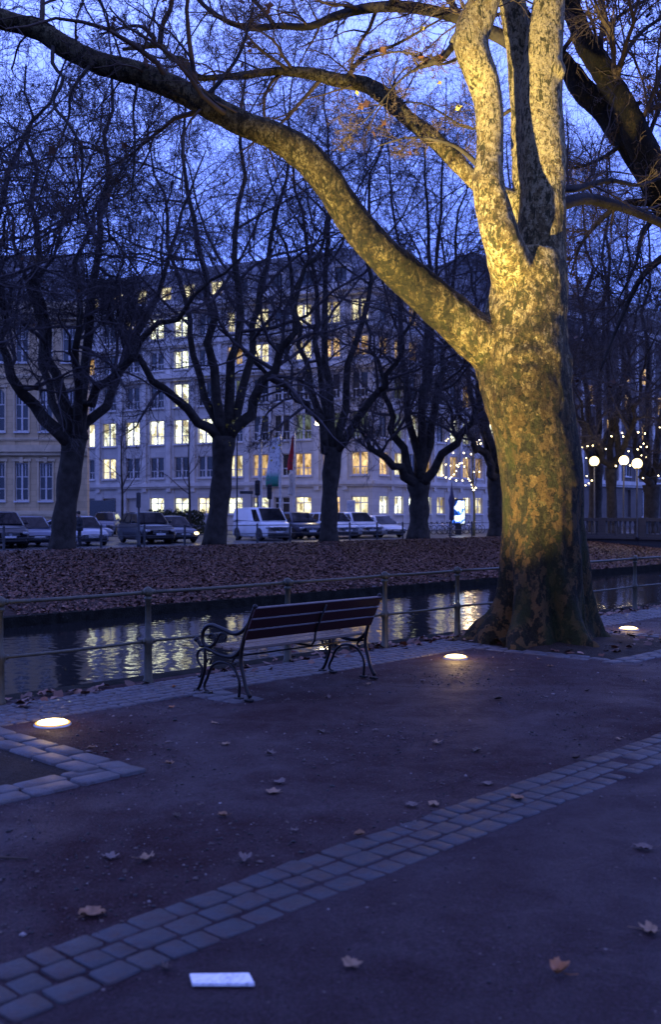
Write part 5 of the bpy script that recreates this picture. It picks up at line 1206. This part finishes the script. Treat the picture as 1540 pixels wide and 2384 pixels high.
tx = tex(nt, coords(nt, (9, 9, 5)), 1.0, 2); k = ramp(nt, tx, [(.60, 0.0), (.62, .8)])
c = mixc(nt, k, c, (.15, .16, .2)); nt.links.new(c, bs.inputs['Base Color']); bs.inputs['Roughness'].default_value = .8; M['banner'] = m
def cloth(name, mat, root, w, h0, h1, wob, side=-1, n=8, m_=14, taper_=0.0):
    V = []; th = .015
    for i in range(m_):
        u = i/(m_-1); z = h1+(h0-h1)*u
        for j in range(n):
            v = j/(n-1); ww = w*(1-taper_*(1-u)**2); V.append(Vector((side*(.08+ww*v)+.05*math.sin(u*5), wob*math.sin(v*4+u*3)*v*.5, z-.25*v*(1-u))))
    b = MB(); b.add(V, [(i*n+j, i*n+j+1, (i+1)*n+j+1, (i+1)*n+j) for i in range(m_-1) for j in range(n-1)], True); o = b.build(name, mat, root)
    sd = o.modifiers.new('t', 'SOLIDIFY'); sd.thickness = th; return o
cloth('banner', M['banner'], root, .95, 3.6, 7.3, .25, taper_=.35)
root, h = pole('flagpole', 'flagpole with a hanging red flag right of the white banner', 'flagpole', 686, 1000, 76, .08, M['pole_white'])
cloth('flag', M['red'], root, .42, 4.9, 7.6, .35, taper_=.8); 
cloth('flag', M['pole_white'], root, .36, 3.0, 4.85, .3, taper_=0)
tag(root.children[-1], 'white lower cloth')
root, h = pole('street_lamp', 'tall street lamp with a lit flat head left of the third tree', 'street lamp', 766, 985, 80, .10, M['pole_white'])
b = MB(); b.tube([Vector((0, 0, h)), Vector((-.25, 0, h+.15)), Vector((-.6, 0, h+.12))], .05, 8); b.ball((-.75, 0, h+.1), .42, 12, 6, (1, .6, .35)); b.build('lamp_head', M['pole_white'], root)
b = MB(); b.ball((-.75, 0, h-.04), .36, 12, 6, (1, .6, .45)); b.build('lamp_glass', M['streethead'], root)
root, h = pole('sign_post', 'thin dark post with a narrow sign beside the black off road car', 'sign', 323, 1148, 50, .06, M['far_fence'])
b = MB(); b.box((0, -.08, h-.35), (.22, .06, .75), None, .02); b.build('sign_panel', M['far_fence'], root)
for px, z, hh, lab in ((603, 66, 1118, 'traffic light with its dark head left of the white flagpole'), (631, 68, 1128, 'traffic light with its dark head right of the bare flagpole')):
    root, h = pole('traffic_light', lab, 'traffic light', px-3, hh, z, .06, M['far_fence'])
    b = MB(); b.box((0, -.12, h-.5), (.34, .26, 1.0), None, .05)
    for k in range(3): b.box((0, -.30, h-.22-.3*k), (.26, .14, .05), None, .02)
    b.build('signal_head', M['black_plastic'], root)
root, h = pole('sign_post', 'thin post with a small street name board right of the second tree', 'sign', 552, 985, 62, .05, M['far_fence'])
root, h = pole('sign_post', 'low post with a horizontal board above the white van', 'sign', 586, 1143, 68, .04, M['far_fence'])
b = MB(); b.box((-.35, 0, h-.1), (.9, .04, .2), None, .01); b.build('name_board', M['far_fence'], root)
root, h = pole('sign_post', 'pale notice board on a post behind the white estate car', 'sign', 818, 1172, 78, .04, M['far_fence'])
b = MB(); b.box((0, -.06, h-.3), (.65, .05, 1.1), None, .02); b.build('notice_board', M['plate'], root)

# globe lamps near the bridge
for px, py, z, lab in ((1385, 1073, 70, 'glowing globe lamp nearest the big trunk, left of the other two globes'), (1454, 1071, 70, 'glowing globe lamp in the middle, just left of the lowest globe'), (1485, 1079, 66, 'glowing globe lamp furthest right and slightly lowest of the globes')):
    root, h = pole('globe_lamp', lab, 'street lamp', px, py+12, z, .07, M['far_fence'], group='globe lamps by the bridge')
    b = MB(); b.ball((0, 0, h+.33), .33, 18, 12); b.build('globe', M['globe'], root)
    b = MB(); b.lathe(Vector((0, 0, h)), [(.13, -.03), (.17, .03), (.12, .06)], 12); b.build('collar', M['far_fence'], root)

# strings of small lights hung in the trees
def lights(name, label, pts, z, r=.038):
    q = [PX(x, y, z+random.uniform(-1, 1)) for x, y in pts]; root = empty(name, q[0], label, 'string lights', 'strings of small warm bulbs'); b = MB()
    for p in q: b.ball(p-q[0], r*random.uniform(.8, 1.25), 8, 6)
    b.build('bulbs', M['bulb'], root); b = MB()
    for a, c in zip(q[:-1], q[1:]):
        m_ = (a+c)/2-Vector((0, 0, .05)); b.tube([a-q[0], m_-q[0], c-q[0]], .008, 4)
    b.build('cable', M['black_plastic'], root)
c5 = lambda L: [(979+.1395*x, 955+.1395*y) for x, y in L]
lights('string_lights', 'upper string of warm bulbs left of the lit trunk, against the grey wall', c5([(1160, 240), (1115, 287), (1048, 332), (1150, 410), (1095, 430), (1135, 452), (1050, 460), (1095, 487), (1060, 510), (990, 500), (948, 530), (1015, 557), (948, 577)]), 72)
lights('string_lights', 'loop of warm bulbs round a small tree behind the fourth tree', c5([(437, 510), (468, 478), (528, 455), (380, 655), (350, 745), (470, 682), (555, 712), (300, 865), (510, 925), (430, 908), (615, 920), (640, 940), (660, 893), (700, 880), (770, 795), (730, 712), (852, 733), (740, 940), (605, 1015), (563, 1073), (525, 1112), (497, 1140), (430, 1122), (380, 1083)]), 74)
lights('string_lights', 'lower trail of warm bulbs running down a small trunk', c5([(603, 1173), (708, 1173), (805, 1142), (833, 1175), (860, 1243), (877, 1292), (930, 1295), (890, 1330), (905, 1328), (900, 1033), (990, 1030)]), 73)
lights('string_lights', 'pair of warm bulbs caught at the left edge of the lit trunk', c5([(1175, 912), (1212, 883)]), 72)
c6 = lambda L: [(1313+.2253*x, 955+.2253*y) for x, y in L]
lights('string_lights', 'warm bulbs hanging between the lit trunk and the first globe lamp', c6([(197, 383), (250, 372), (304, 367), (238, 492), (190, 588), (165, 560), (200, 682), (243, 680), (295, 727), (263, 755), (230, 775), (200, 790)]), 72)
lights('string_lights', 'warm bulbs above and between the globe lamps', c6([(440, 400), (498, 270), (608, 235), (620, 272), (632, 390), (675, 424), (548, 540), (543, 576), (690, 572)]), 73)
lights('string_lights', 'warm bulbs at the upper right beyond the globe lamps', c6([(775, 228), (845, 240), (830, 345), (862, 378), (800, 380), (768, 405), (808, 467), (853, 485), (998, 178), (825, 700), (983, 676)]), 72)

# small street trees
def sapling(label, px, z, h, mat, seed, bare=2.0):
    g = np.random.default_rng(seed); p = PX(px, HY, z); p.z = 0; root = empty('young_tree', p, label, 'tree')
    tr = poly_eval([(0, 0, 0), (.05, 0, h*.3), (-.05, .05, h*.6), (.1, 0, h)], 12); rr = np.linspace(.11, .02, 12); b = MB(); b.tube([Vector(v) for v in tr], list(rr), 8); b.build('trunk', mat, root)
    parts, tips = crown_from([(tr[4:], rr[4:])], g, [(14, .0, 1, 38, .45, .5, 6, .15, .08, .3, 4), (6, .15, 1, 35, .5, .6, 5, .2, .03, .3, 3), (5, .2, 1, 35, .5, .7, 4, .2, 0, .4, 3)], .008)
    V, Fq = merge(parts); link('crown', np_mesh('crown', V, Fq), M['twig_far'], root)
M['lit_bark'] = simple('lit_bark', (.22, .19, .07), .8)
sapling('small tree with bulbs wound round it behind the bicycles', 1104, 74, 7.5, M['lit_bark'], 51)
sapling('thin young tree before the office building left of the sign post', 283, 70, 9, M['bark_far'], 52)
sapling('thin young tree before the office building between the first two lit ground windows', 440, 72, 9, M['bark_far'], 53)
b = MB(); p0 = PX(345, HY, 80); p1 = PX(475, HY, 82); dd = (p1-p0).normalized(); nn = Vector((-dd.y, dd.x, 0)); V = []
o = leaf_cloud('hedge', M['hedge'], np.zeros(1), np.zeros(1), np.zeros(1), .1); bpy.data.objects.remove(o)
q = rng.uniform(0, 1, 5200); Pn = np.array(p0)[None]*(1-q)[:, None]+np.array(p1)[None]*q[:, None]+np.array(nn)[None]*rng.uniform(-.45, .45, 5200)[:, None]; Pn[:, 2] = rng.uniform(0, 1.85, 5200)+.1*np.sin(q*40)
V, Fq = leaf_quads(Pn, .09, rng); o = link('hedge', np_mesh('hedge', V, Fq, False), M['hedge']); tag(o, 'dark clipped hedge behind the black off road car and blue saloon', 'hedge')

# advertising screen, closed parasol, bicycles
p = PX(1068, HY, 78); p.z = 0; root = empty('advertising_screen', p, 'lit advertising screen with a white abstract shape on dark blue', 'screen', rz=R_(-8))
b = MB(); b.box((0, 0, 1.75), (1.15, .22, 2.0), None, .05); b.box((0, 0, .38), (.5, .18, .78), None, .03); b.build('housing', M['black_plastic'], root)
m, nt, bs = newmat('screen_picture'); nt.nodes.remove(bs); co = coords(nt, (1, 1, 1)); f = tex(nt, co, 1.6, 2, .4, 1.0)
e = nt.nodes.new('ShaderNodeEmission'); nt.links.new(ramp(nt, f, [(.40, (.005, .02, .12)), (.47, (.02, .12, .75)), (.53, (.75, .9, 1.0)), (.8, (1, 1, 1))]), e.inputs[0]); e.inputs[1].default_value = 2.6; nt.links.new(e.outputs[0], nt.nodes['Material Output'].inputs[0])
b = MB(); b.quad(Vector((-.48, -.118, .86)), Vector((.48, -.118, .86)), Vector((.48, -.118, 2.62)), Vector((-.48, -.118, 2.62))); b.build('screen', m, root)
p = PX(1053, HY, 74); p.z = 0; root = empty('closed_parasol', p, 'closed dark blue parasol standing left of the lit screen', 'parasol')
b = MB(); b.lathe(Vector((0, 0, 0)), [(.28, 0), (.28, .08), (.04, .1), (.03, 3.9)], 12); b.build('stand', M['far_fence'], root)
b = MB(); b.lathe(Vector((0, 0, 0)), [(.04, 1.1), (.20, 1.2), (.17, 2.0), (.26, 2.6), (.12, 3.1), (.03, 3.75)], 10); b.v = [(v[0]*(1+.15*math.sin(4*math.atan2(v[1], v[0]))), v[1], v[2]) for v in b.v]; b.build('canopy', M['parasol'], root)
def bike():
    root = empty('bicycle', (0, 0, 0), 'x', 'bicycle', 'bicycles in the rack before the office building')
    for x in (-.52, .52):
        b = MB(); n = 20; b.tube([Vector((x+.34*math.cos(6.2832*k/n), 0, .35+.34*math.sin(6.2832*k/n))) for k in range(n+1)], .022, 5); b.build('wheel', M['rubber'], root)
    b = MB(); Pn = dict(bb=(-.05, 0, .3), st=(-.2, 0, .85), hd=(.36, 0, .82), fw=(.52, 0, .35), rw=(-.52, 0, .35), hb=(.34, 0, 1.02))
    for a, c in (('bb', 'st'), ('bb', 'hd'), ('st', 'hd'), ('rw', 'bb'), ('rw', 'st'), ('hd', 'fw'), ('hd', 'hb')): b.tube([Vector(Pn[a]), Vector(Pn[c])], .02, 6)
    b.build('frame', M['chrome'], root)
    b = MB(); b.tube([Vector((.25, -.28, 1.04)), Vector((.36, -.1, 1.04)), Vector((.36, .1, 1.04)), Vector((.25, .28, 1.04))], .015, 6); b.build('handlebar', M['far_fence'], root)
    b = MB(); b.ball((-.22, 0, .93), .13, 8, 5, (1, .55, .35)); b.build('saddle', M['black_plastic'], root); return root
bk = bike()
spots = [(1012, 'leftmost bicycle of the rack, next to the fourth tree'), (1024, 'second bicycle from the left end of the rack'), (1037, 'third bicycle from the left end of the rack'), (1049, 'bicycle in front of the closed parasol'), (1062, 'bicycle in front of the left half of the lit screen'), (1074, 'bicycle in front of the right edge of the lit screen'), (1086, 'bicycle just right of the lit screen'), (1099, 'bicycle at the foot of the small tree with bulbs'), (1111, 'rightmost bicycle of the rack, next to the fifth tree')]
for i, (px, lab) in enumerate(spots):
    o = bk if i == 0 else copy_tree(bk); s_ = 48.5; q = W(tOf(px, s_), s_, 0); o.location = q; o.rotation_euler = (0, 0, R_(20+random.uniform(-12, 12))); o['label'] = lab
# twigs and scraps near the bench
b = MB(); p = PX(582, 1634, F*EYE/(1634-HY)); b.box((0, 0, .004), (.03, .022, .008), None, .003); o = b.build('foil_scrap', M['plate']); o.location = p+Vector((0, 0, .004)); tag(o, 'tiny white scrap of foil at the left rear foot of the bench', 'litter')
p = PX(15, 2003, F*EYE/(2003-HY)); b = MB(); b.tube([Vector((-.14, .0, .008)), Vector((-.03, .012, .010)), Vector((.10, 0, .008))], [.006, .007, .004], 7); o = b.build('fallen_twig', M['twig']); o.location = p; tag(o, 'short dark twig lying on the gravel at the left edge', 'twig')
# ------------------------------------------------------------------ sky, lights, camera
w = bpy.data.worlds.new('World'); scene.world = w; w.use_nodes = True; nt = w.node_tree; L = nt.links
bg = nt.nodes['Background']
SUN_EL, SUN_ROT = R_(1.0), R_(200)
sky = nt.nodes.new('ShaderNodeTexSky'); sky.sky_type = 'NISHITA'; sky.sun_disc = False
sky.sun_elevation = SUN_EL; sky.sun_rotation = SUN_ROT; sky.dust_density = .4; sky.ozone_density = 6; sky.air_density = 1.2
tc = nt.nodes.new('ShaderNodeTexCoord'); sp = nt.nodes.new('ShaderNodeSeparateXYZ'); L.new(tc.outputs['Generated'], sp.inputs[0])
# dusk: the twilight blue gets paler and brighter towards the zenith
gr = ramp(nt, sp.outputs['Z'], [(0.0, (.11, .18, .70)), (.25, (.21, .345, 1.27)), (.5, (.32, .47, 1.55)), (1.0, (.24, .27, .82))])
mx = mixc(nt, 1.0, mixc(nt, .9, sky.outputs[0], (17, 17, 17)), gr, 'MULTIPLY')
dr = ramp(nt, math_(nt, 'ADD', math_(nt, 'MULTIPLY', sp.outputs['Y'], .5), .5), [(.2, .68), (.75, 1.0)])   # sky dimmed behind the camera in place of unseen trees and buildings
mx = mixc(nt, 1.0, mx, dr, 'MULTIPLY')
L.new(mx, bg.inputs[0]); bg.inputs[1].default_value = .125
sl = bpy.data.lights.new('sun', 'SUN'); sl.energy = .03; sl.angle = R_(20); sl.color = (.7, .75, 1)
so = bpy.data.objects.new('sun', sl); COL.objects.link(so); so.rotation_euler = (R_(60), 0, R_(160))

def spot(name, loc, target, power, col, size, blend=.5, rad=.1):
    l = bpy.data.lights.new(name, 'SPOT'); l.energy = power; l.color = col; l.spot_size = R_(size); l.spot_blend = blend; l.shadow_soft_size = rad
    o = bpy.data.objects.new(name, l); COL.objects.link(o); o.location = loc
    o.rotation_euler = (Vector(target)-Vector(loc)).to_track_quat('-Z', 'Y').to_euler(); return o
def point(name, loc, power, col, rad=.2):
    l = bpy.data.lights.new(name, 'POINT'); l.energy = power; l.color = col; l.shadow_soft_size = rad
    o = bpy.data.objects.new(name, l); COL.objects.link(o); o.location = loc; return o
point("street_light", PX(758, 990, 79), 900, (1,.8,.45), .3)
for q_ in ((1385,1073,69),(1454,1071,69),(1485,1079,65)): point("globe_light", PX(q_[0], q_[1]+2, q_[2])-Vector((0,.5,0)), 130, (1,.8,.45), .3)
for q_ in ((1150, 84), (1300, 105), (1000, 84)): point("shop_light", PX(q_[0], 1120, q_[1])-Vector((-3,3,0)), 150, (1,.72,.42), .5)
UPC = (1.0, .77, .30)
up = Vector((0, 0, .09))
spot('uplight_beam', lamp_pos[0]+up, PX(1235, 200, 12.6), 23000, UPC, 44, 1.0, .06)
spot('uplight_beam', lamp_pos[1]+up, PX(1215, 520, 12.9), 3100, UPC, 86, 1.0, .12)
spot('uplight_beam', lamp_pos[2]+up, PX(1350, -50, 13.6), 1300, UPC, 76, 1.0, .08)

for q_, w_ in zip(lamp_pos, (3.5, 10, 5)): point('lamp_spill', q_+Vector((0, 0, .16)), w_, (1, .62, .20), .1)

cam = bpy.data.cameras.new('camera'); co_ = bpy.data.objects.new('camera', cam); COL.objects.link(co_)
co_.location = (0, 0, EYE); co_.rotation_euler = (R_(90), 0, 0)
cam.sensor_fit = 'VERTICAL'; cam.sensor_height = 36; cam.lens = F/2384*36
cam.shift_y = (HY-1192)/2384; cam.clip_end = 3000; cam.clip_start = .05
cam.dof.use_dof = True; cam.dof.focus_distance = 12.0; cam.dof.aperture_fstop = 2.4
scene.camera = co_
vs = scene.view_settings; vs.view_transform = 'Standard'; vs.look = 'None'; vs.exposure = 0; vs.gamma = 1
scene.render.engine = 'CYCLES'; cy = scene.cycles
cy.use_denoising = True; cy.max_bounces = 6; cy.diffuse_bounces = 3; cy.glossy_bounces = 3; cy.transparent_max_bounces = 6
cy.sample_clamp_indirect = 4; cy.caustics_reflective = False; cy.caustics_refractive = False; cy.use_light_tree = True
